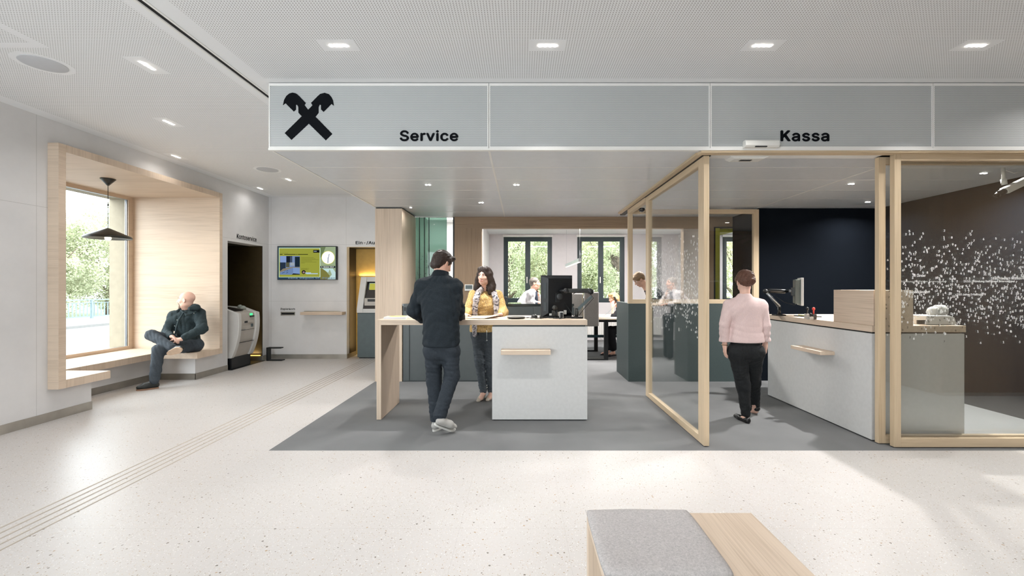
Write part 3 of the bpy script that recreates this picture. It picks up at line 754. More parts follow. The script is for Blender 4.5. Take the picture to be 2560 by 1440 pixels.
# ================================================================== lintel and sliding doors
t = thing('door_lintel', 'thin oak lintel under the fascia carrying the Kassa sliding doors', 'lintel', (3.5, 3.95, 2.64))
part('front_rail', MB().box(1.60, 5.5, 3.905, 3.99, 2.642, 2.6655), M['frame_oakX'], t)
part('side_rail', MB().box(1.585, 1.64, 3.99, 7.2, 2.642, 2.6655), M['frame_oakY'], t)
part('track', MB().box(1.74, 5.5, 3.995, 4.12, 2.652, 2.664), M['white_frame'], t)
part('shadow_gap', MB().box(1.64, 1.72, 3.99, 7.3, 2.636, 2.66).box(3.3, 5.5, 3.96, 4.09, 2.652, 2.66), M['black'], t)
def digits(mb, origin, right, u0, u1, z0, z1, n, h, seed, texts=()):
    rs = random.Random(seed); used = []
    right = Vector(right); zc, zs = (z0 + z1) / 2, (z1 - z0) / 2
    k = 0; tries = 0
    while k < n and tries < n * 20:
        tries += 1
        u = rs.uniform(u0, u1); z = zc - 0.06 * zs + rs.gauss(0, 0.50) * zs
        if z < z0 or z > z1: continue
        if z < z0 + 0.16 and rs.random() < 0.5: continue
        if any(abs(u - a) < h * 0.62 and abs(z - b) < h * 0.8 for a, b in used[-260:]): continue
        used.append((u, z)); k += 1
        add_text(mb, str(rs.randint(1, 9)), Vector(origin) + right * u + Vector((0, 0, z)), right, (0, 0, 1), None, h, 0.03, 1)
    return mb
def sliding_door(label, x0, x1, y0, y1, z0, z1, sw, rb, rt, loc, axis='X', gx=None):
    t = thing('sliding_door', label, 'sliding door', loc, 'oak-framed sliding glass doors')
    if axis == 'X':
        part('stile', MB().box(x0, x0 + sw, y0, y1, z0, z1), M['frame_oak'], t, 0.0015)
        part('stile', MB().box(x1 - sw, x1, y0, y1, z0, z1), M['frame_oak'], t, 0.0015)
        part('rail', MB().box(x0 + sw, x1 - sw, y0, y1, z0, z0 + rb), M['frame_oakX'], t, 0.0015)
        part('rail', MB().box(x0 + sw, x1 - sw, y0, y1, z1 - rt, z1), M['frame_oakX'], t, 0.0015)
        yc = (y0 + y1) / 2 + 0.008
        part('pane', MB().box(x0 + sw, x1 - sw, yc, yc + 0.008, z0 + rb, z1 - rt), M['glass_t'], t)
    return t
dB = sliding_door('sliding glass door at the right, nearest the camera, printed with white numbers', 3.355, 5.47, 3.953, 4.005, 0.008, 2.649, 0.058, 0.078, 0.065, (4.4, 3.98, 0))
yg = 3.984
m = digits(MB(), (3.42, yg, 0), (1, 0, 0), 0.0, 1.95, 0.93, 1.95, 950, 0.0195, 11)
for s, px, py, w_ in (('28 L\u00e4nder', 2281, 692, 33), ('9 Bundesl\u00e4nder', 2267, 733, 51), ('2010: Gr\u00fcndung Raiffeisen International', 2409, 707, 128), ('1818 Friedrich Wilhelm Raiffeisen', 2477, 699, 112), ('200 Jahre Erfahrung', 2392, 740, 65)):
    add_text(m, s, (PX(px, yg), yg - 0.001, PZ(py, yg)), (1, 0, 0), (0, 0, 1), w_ * yg / F, 0.024, 0.02, 2)
part('number_decal', m, M['digits_w'], dB)
dA = sliding_door('sliding glass door parked directly behind the right-hand one, its stile at the Kassa opening', 3.292, 5.40, 4.05, 4.097, 0.008, 2.645, 0.063, 0.075, 0.065, (4.35, 4.07, 0))
part('number_decal', digits(MB(), (3.36, 4.079, 0), (1, 0, 0), 0.0, 1.95, 0.93, 1.95, 420, 0.017, 12), M['digits_d'], dA)
m = MB()
add_text(m, '2007: Gr\u00fcndung Raiffeisen International', (PX(2228, 4.078), 4.078, PZ(707, 4.078)), (1, 0, 0), (0, 0, 1), 137 * 4.078 / F, 0.022, 0.01, 2)
digits(m, (3.36, 4.078, 0), (1, 0, 0), 0.0, 1.9, 0.93, 1.95, 130, 0.018, 15)
part('number_decal', m, M['digits_w'], dA, label='faint white lettering and numbers on the rear door')
t = thing('sliding_door', 'sliding glass door running back into the room between service desk and Kassa', 'sliding door', (1.68, 4.9, 0), 'oak-framed sliding glass doors')
XA, XB = 1.654, 1.704
part('stile', MB().box(XA, XB, 3.985, 4.112, 0.008, 2.636), M['frame_oak'], t, 0.0015)
part('stile', MB().box(XA, XB, 5.72, 5.845, 0.008, 2.636), M['frame_oak'], t, 0.0015)
part('rail', MB().box(XA, XB, 4.112, 5.72, 0.008, 0.07), M['frame_oakY'], t, 0.0015)
part('rail', MB().box(XA, XB, 4.112, 5.72, 2.572, 2.636), M['frame_oakY'], t, 0.0015)
part('pane', MB().box(1.675, 1.683, 4.112, 5.72, 0.07, 2.572), M['glass_t'], t)
m = digits(MB(), (1.672, 4.14, 0), (0, -1, 0), -1.55, 0.0, 0.95, 1.98, 560, 0.0205, 21)
part('number_decal', m, M['digits_w'], t)
part('number_decal', digits(MB(), (1.686, 4.14, 0), (0, -1, 0), -1.55, 0.0, 0.95, 1.98, 300, 0.018, 22), M['digits_d'], t, label='dark numbers on the far face of the glass')
box('header_rail', M['frame_oakY'], (1.645, 1.70, 5.86, 6.73, 2.575, 2.637))
tag(bpy.data.objects['header_rail'], 'light oak header rail bridging the gap between the side sliding door and the rear window', 'rail')

# ================================================================== Kassa counter
t = thing('kassa_counter', 'pale grey Kassa counter with a light oak worktop behind the open sliding door', 'counter', (3.7, 5.0, 0))
part('body', MB().box(3.29, 4.16, 4.13, 5.87, 0.012, 1.010), M['counter'], t, 0.0015)
part('shadow_gap', MB().box(3.31, 4.14, 4.15, 5.85, 1.010, 1.024).box(3.31, 4.14, 4.15, 5.85, 0, 0.012), M['black'], t)
part('worktop', MB().box(3.29, 4.17, 4.125, 5.88, 1.024, 1.084), M['oakY'], t, 0.002)
part('bag_shelf', MB().box(3.135, 3.29, 4.616, 5.12, 0.732, 0.770), M['oakY'], t, 0.002)
part('screen_box', MB().box(3.312, 3.685, 4.135, 4.665, 1.084, 1.418), M['oakY'], t, 0.002)

# ================================================================== bench in front
t = thing('bench', 'low light oak bench in the foreground with a bare wooden right half', 'bench', (0.65, 1.5, 0))
part('seat_board', MB().box(0.29, 1.018, 0.75, 1.947, 0.41, 0.45), M['oakY'], t, 0.002)
part('end_panel', MB().box(0.29, 1.018, 1.907, 1.947, 0, 0.41), M['oakZ'], t, 0.002)
part('end_panel', MB().box(0.29, 1.018, 0.75, 0.79, 0, 0.41), M['oakZ'], t, 0.002)
part('stretcher', MB().box(0.60, 0.64, 0.79, 1.907, 0.1, 0.41), M['oakY'], t, 0.002)
def cushion(x0, x1, y0, y1, z0, h):
    n = 40; mb = MB(); vs = []
    def hh(u, v):
        e = min(u, 1 - u, v, 1 - v) * (x1 - x0)
        return h * (0.55 + 0.45 * min(1, e / 0.03) ** 0.5) + 0.0015 * math.sin(9 * u + 4 * v) * math.sin(7 * v)
    for top in (1, 0):
        for j in range(n + 1):
            for i in range(n + 1):
                u, v = i / n, j / n
                # rounded corners
                cx_, cy_ = abs(u - .5) * 2, abs(v - .5) * 2
                s_ = 1 - 0.035 * (cx_ * cy_) ** 6
                x = (x0 + x1) / 2 + (u - .5) * s_ * (x1 - x0); y = (y0 + y1) / 2 + (v - .5) * s_ * (y1 - y0)
                vs.append((x, y, z0 + (hh(u, v) if top else 0)))
    fs = []; W = n + 1; B = W * W
    for j in range(n):
        for i in range(n):
            a = j * W + i; fs.append((a, a + 1, a + W + 1, a + W)); fs.append((B + a, B + a + W, B + a + W + 1, B + a + 1))
    for i in range(n):
        fs.append((i, B + i, B + i + 1, i + 1)); a = n * W + i; fs.append((a, a + 1, B + a + 1, B + a))
        a = i * W; fs.append((a, a + W, B + a + W, B + a)); a = i * W + n; fs.append((a, B + a, B + a + W, a + W))
    mb.add(vs, fs, True); return mb
c = thing('seat_cushion', 'square grey mottled felt cushion lying on the left part of the bench', 'cushion', (0.51, 1.72, 0.45))
part('cover', cushion(0.285, 0.738, 1.505, 1.955, 0.4505, 0.020), M['felt'], c)
part('seam', MB().tube([(0.288, 1.508, 0.458), (0.51, 1.5055, 0.458), (0.735, 1.508, 0.458)], 0.0012, 6).tube([(0.2865, 1.508, 0.458), (0.2855, 1.73, 0.458), (0.2865, 1.955, 0.458)], 0.0012, 6), M['felt'], c)

# ================================================================== pendant over the window seat
cx_, cy_ = -5.625, 5.99
t = thing('pendant_lamp', 'dark conical pendant lamp hanging in the window niche, cord looped in a knot', 'pendant lamp', (cx_, cy_, 2.05))
part('canopy', MB().lathe((cx_, cy_, 0), [(0.010, 2.825), (0.082, 2.912), (0.082, 2.919)], 32), M['dark_metal'], t)
part('cord', MB().tube([(cx_, cy_, 2.83), (cx_, cy_, 2.22)], 0.0035, 8), M['black'], t)
lp = [(cx_, cy_, 2.56)]
for i in range(13):
    a = i / 12 * 2 * math.pi; lp.append((cx_ - 0.055 + 0.055 * math.cos(a) - 0.05 * (1 - math.cos(a)) * 0.5, cy_ + 0.01 * math.sin(a), 2.42 - 0.145 * (1 - math.cos(a)) * 0.9 + 0.14 + 0.03 * math.sin(a)))
part('cord_loop', MB().tube(lp, 0.0035, 6).lathe((cx_, cy_, 2.55), [(0.004, 0), (0.009, 0.005), (0.009, 0.02), (0.004, 0.028)], 12), M['black'], t)
part('shade', MB().lathe((cx_, cy_, 0), [(0.006, 2.25), (0.02, 2.245), (0.238, 2.142), (0.254, 2.128), (0.256, 2.112), (0.250, 2.105), (0.240, 2.112), (0.05, 2.16), (0.001, 2.165)], 64), M['dark_metal'], t)
part('bulb', MB().ball((cx_, cy_, 2.115), 0.035, 16), M['lamp_warm'], t)
ld = bpy.data.lights.new('lamp', 'POINT'); ld.energy = 6; ld.color = (1, 0.85, 0.62); ld.shadow_soft_size = 0.035
lo = bpy.data.objects.new('lamp', ld); COL.objects.link(lo); lo.parent = t; lo.location = (0, 0, 2.06 - 2.05)

# ================================================================== left and back wall things
def wall_text(name, s, org, right, w_, h, label):
    o = part(name, add_text(MB(), s, org, right, (0, 0, 1), w_, h, 0.02), M['black_gloss'])
    return tag(o, label, 'lettering')
wall_text('wall_lettering', 'Kontoservice', (XL + 0.003, 7.875, 2.315), (0, 1, 0), 0.58, 0.085, 'black Kontoservice lettering above the dark printer recess')
wall_text('wall_lettering', 'Ein-/Auszahlung', (PX(889.5, YB), YB - 0.004, PZ(612.5, YB)), (1, 0, 0), 0.84, 0.078, 'black lettering above the cash machine recess, cut off by the oak column')
wall_text('wall_lettering', 'Papierkorb', (PX(702, YB), YB - 0.004, PZ(775.8, YB)), (1, 0, 0), 36 * YB / F, 0.047, 'small black Papierkorb lettering above the waste slot')
t = thing('waste_slot', 'steel framed waste paper slot in the back wall under the Papierkorb lettering', 'waste slot', (PX(720, YB), YB, PZ(788, YB)))
a, b_, c0, c1 = PX(702, YB), PX(738, YB), PZ(788.5, YB), PZ(779.5, YB)
part('frame', MB().box(a, b_, YB - 0.008, YB + 0.001, c0, c1), M['steel'], t, 0.002)
part('opening', MB().box(a + 0.018, b_ - 0.012, YB - 0.010, YB - 0.006, c0 + 0.018, c1 - 0.018), M['slot'], t)
t = thing('wall_shelf', 'narrow light oak wall shelf on the back wall below the screen', 'shelf', (PX(802, 8.7), 8.8, 0.86))
part('board', MB().box(PX(750, 8.68), PX(855, 8.68), 8.68, YB, 0.895, 0.950), M['oakX'], t, 0.002)
part('back_strip', MB().box(PX(760, 8.86), PX(850, 8.86), 8.862, YB, 0.950, 0.965), M['steel'], t)
st = thing('cane_holder', 'black flat steel C-shaped bracket standing on the floor in the back corner', 'bracket', (-4.9, 8.72, 0))
m = MB(); z0, z1 = 0.0, 0.262
m.box(-4.985, -4.955, 8.60, 8.72, 0, z1).box(-4.985, -4.70, 8.60, 8.70, z1 - 0.02, z1).box(-4.985, -4.68, 8.60, 8.72, 0, 0.02)
part('bracket', m, M['black'], st, 0.003)
# screen
Yt = YB - 0.07
t = thing('wall_screen', 'flat black-framed information screen on the back wall showing a yellow-green page', 'screen', (PX(767, Yt), YB, PZ(699, Yt)))
a, b_, z0, z1 = PX(693.3, Yt), PX(841, Yt), PZ(699.5, Yt), PZ(615.3, Yt)
part('housing', MB().box(a, b_, Yt, YB - 0.001, z0, z1), M['black'], t, 0.002)
def SXY(x, y):  # zoomed screen pixel (2356 x 1440 for 180 x 110)
    return PX(680 + x / 13.09, Yt), PZ(600 + y / 13.09, Yt)
LAY = [0]
def scr(name, pts, rgb, st=1.0, lay=1):
    LAY[0] += 1; yy = Yt - 0.0008 - LAY[0] * 0.00012
    v = [(SXY(x, y)[0], yy, SXY(x, y)[1]) for x, y in pts]
    key = 'screen_%d_%d_%d_%d' % (*rgb, int(st * 100))
    m = bpy.data.materials.get(key) or emit(key, rgb, st)
    return part(name, MB().add(v, [list(range(len(v)))]), m, dsp)
def rect(x0, y0, x1, y1): return [(x0, y0), (x1, y0), (x1, y1), (x0, y1)]
dsp = part('display', MB().box(a + 0.012, b_ - 0.012, Yt - 0.0006, Yt + 0.001, z0 + 0.014, z1 - 0.012), emit('screen_base', (58, 74, 78), 0.8), t)
E = 0.66
scr('backdrop', rect(1580, 225, 2080, 1285), (150, 166, 132), E)
scr('backdrop', [(1580, 225), (1760, 225), (1640, 520), (1580, 600)], (104, 120, 84), E)
scr('backdrop', [(1580, 930), (1690, 940), (1900, 1180), (1800, 1285), (1580, 1285)], (120, 118, 62), E)
scr('arrow', [(1640, 930), (1990, 930), (2080, 1060), (2080, 1285), (1830, 1285), (1960, 1130), (1890, 960), (1840, 1070)], (186, 214, 212), E)
scr('page_border', rect(225, 255, 1585, 1220), (190, 214, 190), E)
scr('page', rect(240, 275, 1560, 1205), (148, 152, 60), E)
scr('logo_box', rect(1350, 328, 1556, 415), (22, 24, 26), E)
scr('logo_line', rect(1370, 355, 1465, 385), (130, 140, 150), E)
scr('photo', rect(262, 522, 915, 1135), (116, 136, 172), E)
for q, col in ((rect(262, 522, 468, 730), (128, 150, 194)), (rect(470, 528, 590, 735), (24, 30, 42)), (rect(590, 522, 665, 735), (60, 72, 92)), (rect(750, 548, 912, 880), (26, 40, 52)),
               (rect(262, 735, 450, 1010), (38, 50, 66)), (rect(460, 735, 575, 890), (84, 84, 66)), (rect(600, 735, 740, 840), (150, 160, 170)), ([(360, 940), (700, 875), (915, 890), (915, 915), (700, 900), (262, 1060), (262, 1030)], (128, 120, 104)),
               ([(262, 1070), (690, 910), (690, 1060), (630, 1135), (262, 1135)], (104, 128, 166)), ([(690, 910), (915, 915), (915, 1110), (700, 1090)], (120, 146, 188)), ([(700, 1092), (912, 1112), (912, 1135), (645, 1135)], (20, 26, 34)),
               ([(330, 1080), (420, 1045), (420, 1056), (330, 1092)], (24, 30, 40)), ([(470, 1076), (530, 1050), (530, 1062), (470, 1088)], (24, 30, 40)), ([(470, 1012), (530, 990), (530, 1002), (470, 1024)], (24, 30, 40))):
    scr('photo_patch', q, col, E)
rs = random.Random(5)
for (x, y, w_, h_) in ((260, 428, 270, 10), (955, 572, 410, 10), (955, 606, 470, 10), (955, 643, 575, 10), (955, 682, 355, 10), (955, 716, 505, 10), (955, 752, 120, 10), (955, 926, 260, 9), (955, 948, 200, 9), (955, 968, 250, 9)):
    scr('text_line', rect(x, y, x + w_, y + h_), (108, 110, 42), E)
for (x, w_) in ((260, 90), (405, 375), (795, 40), (850, 330)): scr('headline', rect(x, 460, x + w_, 482), (44, 48, 22), E)
def circ(x, y, r, n=28): return [(x + r * math.cos(2 * math.pi * i / n), y - r * math.sin(2 * math.pi * i / n)) for i in range(n)][::-1]
scr('portrait', circ(1042, 1052, 64), (26, 24, 28), E); scr('portrait', circ(1042, 1058, 34), (150, 120, 116), E)
scr('name_bar', rect(1090, 1062, 1280, 1095), (172, 196, 216), E); scr('name_bar', rect(1125, 1088, 1505, 1118), (172, 196, 216), E)
scr('clock', circ(1842, 575, 222, 40), (196, 196, 80), E); scr('clock', circ(1842, 575, 204, 40), (226, 230, 246), 1.0)
scr('clock_hand', [(1838, 590), (1872, 452), (1888, 460), (1852, 594)], (40, 52, 72), E)
scr('clock_hand', [(1834, 570), (1852, 570), (1844, 755), (1822, 755)], (40, 52, 72), E)
scr('clock_hand', [(1836, 590), (1690, 692), (1688, 688), (1834, 585)], (120, 120, 130), E)
scr('date_bar', rect(1583, 853, 2078, 915), (40, 48, 48), E)
yy = Yt - 0.012
def scr_text(s, x, y, w_, h_, rgb, bold=0.02):
    o = (SXY(x, y)[0], Yt - 0.0085, SXY(x, y)[1])
    part('screen_text', add_text(MB(), s, o, (1, 0, 0), (0, 0, 1), w_ / 13.09 * Yt / F, h_ / 13.09 * Yt / F, bold), emit('screen_text_%d' % rgb[0], rgb, E), dsp)
scr_text('9. Oktober 2019', 1625, 900, 400, 34, (240, 244, 244), 0.03)
scr('footer', rect(195, 1228, 1585, 1285), (44, 66, 84), E)
scr_text('bank Region St. P\u00f6lten', 540, 1283, 1530, 66, (108, 128, 146), 0.03)

# statement printer in its recess
t = thing('statement_printer', 'light grey self-service statement printer with bulging front and green lit card slot', 'machine', (-5.2, 7.95, 0))
prof = [(-5.75, 0.20), (-5.08, 0.20)] + [(-5.08 + 0.135 * math.sin(math.pi * (i / 14) ** 0.85 * 0.62), 0.20 + 0.78 * i / 14) for i in range(1, 15)] + [(-5.02, 1.0), (-5.20, 1.055), (-5.75, 1.10)]
part('body', MB().prism(prof, 'Y', 7.74, 8.16, False), M['plastic_grey'], t, 0.006)
ch = [(x + (0.03 if x > -5.3 else 0), z + (0.012 if z > 1.0 else 0)) for x, z in prof]
part('side_cheek', MB().prism(ch, 'Y', 8.16, 8.28), M['plastic_lgrey'], t, 0.008)
part('side_cheek', MB().prism(ch, 'Y', 7.66, 7.74), M['plastic_lgrey'], t, 0.008)
part('plinth', MB().box(-5.74, -5.07, 7.70, 8.24, 0.0, 0.205), M['plastic_black'], t)
part('top_tray', MB().prism([(-5.06, 1.02), (-5.04, 1.035), (-5.36, 1.095), (-5.40, 1.08)], 'Y', 7.76, 8.0), M['bronze'], t)
part('keypad_cover', MB().ball((-5.14, 8.12, 1.06), 0.05, 14, (1.1, 1.2, 0.9)).ball((-5.22, 8.17, 1.075), 0.045, 14, (1, 1, 1)), plain('grey_green_cover', (150, 156, 148), 0.4), t)
part('lid', MB().prism([(-5.30, 1.07), (-5.50, 1.22), (-5.52, 1.20), (-5.33, 1.055)], 'Y', 7.70, 8.0), M['plastic_grey'], t, 0.004)
part('card_slot', MB().box(-4.965, -4.925, 8.02, 8.12, 0.90, 0.925), M['plastic_black'], t)
part('status_light', MB().box(-4.965, -4.945, 8.03, 8.10, 0.93, 0.965), emit('green_status', (60, 235, 120), 1.6), t)
part('receipt_slot', MB().box(-4.95, -4.925, 7.82, 8.10, 0.80, 0.845), M['plastic_grey'], t, 0.004)
part('slot_opening', MB().box(-4.935, -4.922, 7.83, 7.92, 0.805, 0.84), M['plastic_black'], t)
part('reader', MB().box(-4.95, -4.932, 8.05, 8.10, 0.72, 0.775), M['slate'], t)
part('panel_joint', MB().box(-4.95, -4.9435, 7.745, 8.155, 0.676, 0.680).box(-4.98, -4.9505, 7.745, 8.155, 0.46, 0.464), M['slot'], t)
part('handle', MB().box(-4.95, -4.93, 7.78, 7.88, 0.685, 0.692), M['chrome'], t)
part('emboss', MB().box(-5.0, -4.99, 7.8, 8.1, 0.95, 0.953), M['slot'], t)
box('door_mat', M['black'], (-5.9, -5.02, 7.64, 8.65, 0.0, 0.006))
tag(bpy.data.objects['door_mat'], 'thin black floor plate under the statement printer', 'mat')
def gold_light(loc, rotx, sx, sy, e, par=None):
    ld = bpy.data.lights.new('lamp', 'AREA'); ld.shape = 'RECTANGLE'; ld.size = sx; ld.size_y = sy; ld.energy = e; ld.color = (1, 0.78, 0.42)
    lo = bpy.data.objects.new('lamp', ld); COL.objects.link(lo); lo.location = loc; lo.rotation_euler = rotx
    return lo
ls = thing('led_strip', 'warm light strip glowing low beside the statement printer', 'light strip', (-5.5, 8.6, 0.1))
part('profile', MB().box(-5.7, -5.12, 8.62, 8.645, 0.095, 0.11), emit('warm_strip', (255, 206, 110), 1.2), ls)
o = gold_light((0, 0, 0), (math.radians(180), 0, 0), 0.5, 0.03, 1.4); o.parent = ls; o.location = (0.09, 0.0, 0.03)
part('glow_panel', MB().box(-5.75, -5.10, 8.652, 8.658, 0.10, 2.24), plain('dull_gold_sheet', (66, 54, 30), 0.5, metal=0.3), ls)
part('skirting', MB().box(-5.75, -5.09, 8.64, 8.658, 0.0, 0.09), M['steel'], ls)

# cash machine
t = thing('cash_machine', 'cash machine with pale surround and slate lower body in the golden recess', 'cash machine', (-3.0, 9.1, 0))
xa = PX(893, 8.9)
part('lower_body', MB().box(xa, -2.62, 8.90, 9.34, 0.02, PZ(782, 8.9)), M['slate'], t, 0.01)
part('plinth', MB().box(xa + 0.03, -2.65, 8.93, 9.3, 0, 0.02), M['black'], t)
zb, zm, zt = PZ(782, 8.9), PZ(772, 8.9), 1.655
sh = MB()
sh.prism([(8.88, zb), (9.34, zb), (9.34, zt), (9.12, zt), (8.88, zm)], 'X', xa - 0.004, xa + 0.12)
sh.prism([(8.88, zb), (9.34, zb), (9.34, zm), (8.88, zm)], 'X', xa + 0.12, -2.62)
sh.prism([(9.10, zt - 0.10), (9.34, zt - 0.10), (9.34, zt), (9.12, zt)], 'X', xa + 0.12, -2.62)
sh.prism([(8.88, zb), (9.34, zb), (9.34, zt), (9.12, zt), (8.88, zm)], 'X', -2.74, -2.62)
part('surround', sh, M['plastic_lgrey'], t, 0.006)
part('recess', MB().prism([(8.90, zm), (9.34, zm), (9.34, zt - 0.1), (9.16, zt - 0.1)], 'X', xa + 0.12, -2.74), M['bronze'], t)
part('screen', MB().quad((xa + 0.17, 9.045, 1.27), (-2.79, 9.045, 1.27), (-2.79, 9.13, 1.53), (xa + 0.17, 9.13, 1.53)), emit('atm_screen', (120, 150, 158), 0.7), t)
part('advert', MB().quad((xa + 0.18, 9.08, 1.385), (-2.8, 9.08, 1.385), (-2.8, 9.118, 1.52), (xa + 0.18, 9.118, 1.52)), emit('atm_advert', (176, 172, 74), 0.7), t)
part('keypad_shelf', MB().box(xa + 0.13, -2.75, 8.93, 9.06, 1.06, 1.22), M['plastic_grey'], t, 0.01)
part('keypad', MB().box(xa + 0.2, -2.85, 8.925, 8.935, 1.15, 1.2), M['plastic_black'], t)
ls = thing('led_strip', 'warm light strip hidden behind the cash machine lighting the golden panel', 'light strip', (-3.0, 9.37, 1.0))
part('profile', MB().box(-3.26, -2.65, 9.35, 9.395, 1.60, 1.612).box(-3.27, -3.26, 9.35, 9.395, 0.1, 1.6), emit('warm_strip_2', (255, 214, 120), 3.0), ls)
o = gold_light((0, 0, 0), (math.radians(180), 0, 0), 1.0, 0.03, 3.0); o.parent = ls; o.location = (0.05, 0.0, 0.68)
o = gold_light((0, 0, 0), (0, math.radians(-90), 0), 1.5, 0.03, 1.5); o.parent = ls; o.rotation_euler = (0, math.radians(90), 0); o.location = (-0.33, 0.0, -0.1)
# ================================================================== things on the service desk
DT = 1.092
def DX(px, y): return PX(px, y)
t = thing('monitor', 'black computer monitor seen from behind on a swivel arm on the service desk', 'monitor', (0.42, 5.2, DT + 0.05))
# screen body turned a little: left edge nearer the viewer
Ym = 5.12
cm = P(1392, 741, Ym); ax = Vector((math.cos(0.22), math.sin(0.22), 0)); up = Vector((0.0, -0.05, 1)).normalized(); fw = ax.cross(up)
if fw.y > 0: fw = -fw      # points to viewer
hw, hh = 0.188, 0.245
part('screen', MB().obox(cm - fw * 0.012, ax, fw, up, hw, 0.014, hh), M['plastic_black'], t, 0.004)
bk = MB(); 
def rp(u, v, w_): return cm + ax * u + up * v + fw * w_
vs = [rp(-hw * .98, -hh * .98, 0), rp(hw * .98, -hh * .98, 0), rp(hw * .98, hh * .98, 0), rp(-hw * .98, hh * .98, 0), rp(-hw * .62, -hh * .78, .045), rp(hw * .9, -hh * .78, .045), rp(hw * .9, hh * .86, .045), rp(-hw * .62, hh * .86, .045)]
bk.add(vs, [(4, 5, 6, 7), (0, 1, 5, 4), (1, 2, 6, 5), (2, 3, 7, 6), (3, 0, 4, 7), (0, 3, 2, 1)])
part('back_cover', bk, plain('black_monitor_shell', (14, 17, 21), 0.35), t, 0.003)
part('carry_grip', MB().obox(rp(0.0, hh * 0.72, 0.047), ax, fw, up, 0.05, 0.004, 0.017), M['slot'], t)
part('vent', MB().obox(rp(-hw * .80, hh * .28, 0.028), ax * 0.6 + fw * 0.3, fw, up, 0.014, 0.003, 0.09).obox(rp(-hw * .80, -hh * .48, 0.028), ax * 0.6 + fw * 0.3, fw, up, 0.014, 0.003, 0.05), plain('slate_vent', (48, 56, 60), 0.5), t)
part('port_cover', MB().obox(rp(-0.005, -hh * 0.82, 0.046), ax, fw, up, 0.032, 0.003, 0.024).obox(rp(-0.085, -hh * 0.83, 0.040), ax, fw, up, 0.018, 0.003, 0.015).obox(rp(0.085, -hh * 0.74, 0.046), ax, fw, up, 0.016, 0.012, 0.024), M['plastic_white'], t, 0.002)
part('mount', MB().obox(rp(-0.01, -0.01, 0.055), ax, fw, up, 0.022, 0.012, 0.055).lathe(rp(0.03, 0.0, 0.0), [(0.036, -0.085), (0.036, -0.05), (0.030, -0.045)], 20, 'Y'), M['plastic_black'], t, 0.002)
t = thing('monitor_mount', 'grey and black swivel arm clamped to the right end of the service desk', 'monitor mount', (PX(1443, 5.0), 5.0, DT))
Ya = 5.0
e1 = P(1415, 727, 5.02); e2 = P(1476, 727, Ya + 0.0); e3 = P(1478, 742, Ya); e4 = P(1443, 775, Ya); e5 = P(1441, 796, Ya)
part('upper_arm', MB().obox((e1 + e2) / 2, e2 - e1, (0, 1, 0), (0, 0, 1), (e2 - e1).length / 2 + 0.015, 0.028, 0.026), M['dark_metal'], t, 0.012)
part('joint', MB().lathe(e1, [(0.03, -0.035), (0.03, 0.035)], 20, 'Y').lathe(e2 + Vector((0, 0, -0.01)), [(0.032, -0.032), (0.032, 0.032)], 20, 'Y').tube([e1, P(1398, 727, 5.06)], 0.014), M['plastic_black'], t)
part('lower_arm', MB().obox((e3 + e4) / 2, e3 - e4, (0, 1, 0), (e3 - e4).cross(Vector((0, 1, 0))), (e3 - e4).length / 2 + 0.01, 0.02, 0.016), M['slate'], t, 0.006)
part('post', MB().tube([e4 + Vector((0, 0, 0.02)), (e5.x, Ya, DT)], 0.022, 16), M['dark_metal'], t)
part('clamp', MB().box(e5.x - 0.06, e5.x + 0.07, Ya - 0.05, Ya + 0.05, DT, DT + 0.022), M['plastic_black'], t, 0.004)
part('cable', MB().tube([P(1410, 757, 5.1), P(1422, 772, 5.05), P(1432, 787, 5.0), P(1440, 795, 5.0)], 0.004, 6).tube([P(1432, 735, 4.99), P(1450, 727, 4.96), P(1472, 732, 4.95), P(1484, 745, 4.96), P(1460, 772, 4.96), P(1447, 790, 4.97)], 0.004, 6), M['plastic_black'], t)
t = thing('payment_terminal_stand', 'small black device stand with a clear holder beneath the monitor', 'device stand', (PX(1391, 4.98), 4.98, DT))
x = PX(1391, 4.98)
part('stem', MB().tube([(x, 4.98, DT), (x, 4.98, DT + 0.10)], [0.018, 0.012], 14).lathe((x, 4.98, DT), [(0.04, 0), (0.04, 0.006), (0.02, 0.012)], 20), M['plastic_black'], t)
part('head', MB().ball((x - 0.02, 4.98, DT + 0.12), 0.03, 14).obox((x - 0.035, 4.98, DT + 0.06), (1, 0, 0), (0, 1, 0), (0, 0, 1), 0.018, 0.015, 0.03), M['dark_metal'], t)
part('holder', MB().obox((x + 0.055, 4.97, DT + 0.04), (1, 0, 0), (0, 1, 0), (0, 0, 1), 0.022, 0.02, 0.038), M['plastic_lgrey'], t, 0.003)
part('holder_pad', MB().obox((x + 0.055, 4.945, DT + 0.04), (1, 0, 0), (0, 1, 0), (0, 0, 1), 0.015, 0.008, 0.028), M['plastic_black'], t)
t = thing('computer_mouse', 'black computer mouse on the service desk left of the keyboard', 'mouse', (PX(1336, 5.1), 5.1, DT))
part('shell', MB().ball((PX(1336, 5.1), 5.1, DT + 0.012), 0.04, 20, (0.95, 1.35, 0.72)), M['plastic_black'], t)
part('wheel', MB().lathe((PX(1336, 5.05), 5.065, DT + 0.037), [(0.006, -0.003), (0.006, 0.003)], 12, 'X'), M['dark_metal'], t)
t = thing('keyboard', 'black keyboard lying on the service desk in front of the monitor', 'keyboard', (PX(1378, 5.15), 5.15, DT))
x0, x1 = PX(1349, 5.12), PX(1432, 5.12)
part('base', MB().box(x0, x1, 5.08, 5.24, DT, DT + 0.014), M['plastic_black'], t, 0.003)
kk = MB()
for j in range(5):
    for i in range(18):
        w_ = (x1 - x0 - 0.02) / 18; kk.box(x0 + 0.01 + i * w_, x0 + 0.01 + i * w_ + w_ * 0.8, 5.09 + j * 0.029, 5.113 + j * 0.029, DT + 0.014, DT + 0.021)
part('keys', kk, plain('keys_black', (34, 36, 38), 0.5), t)
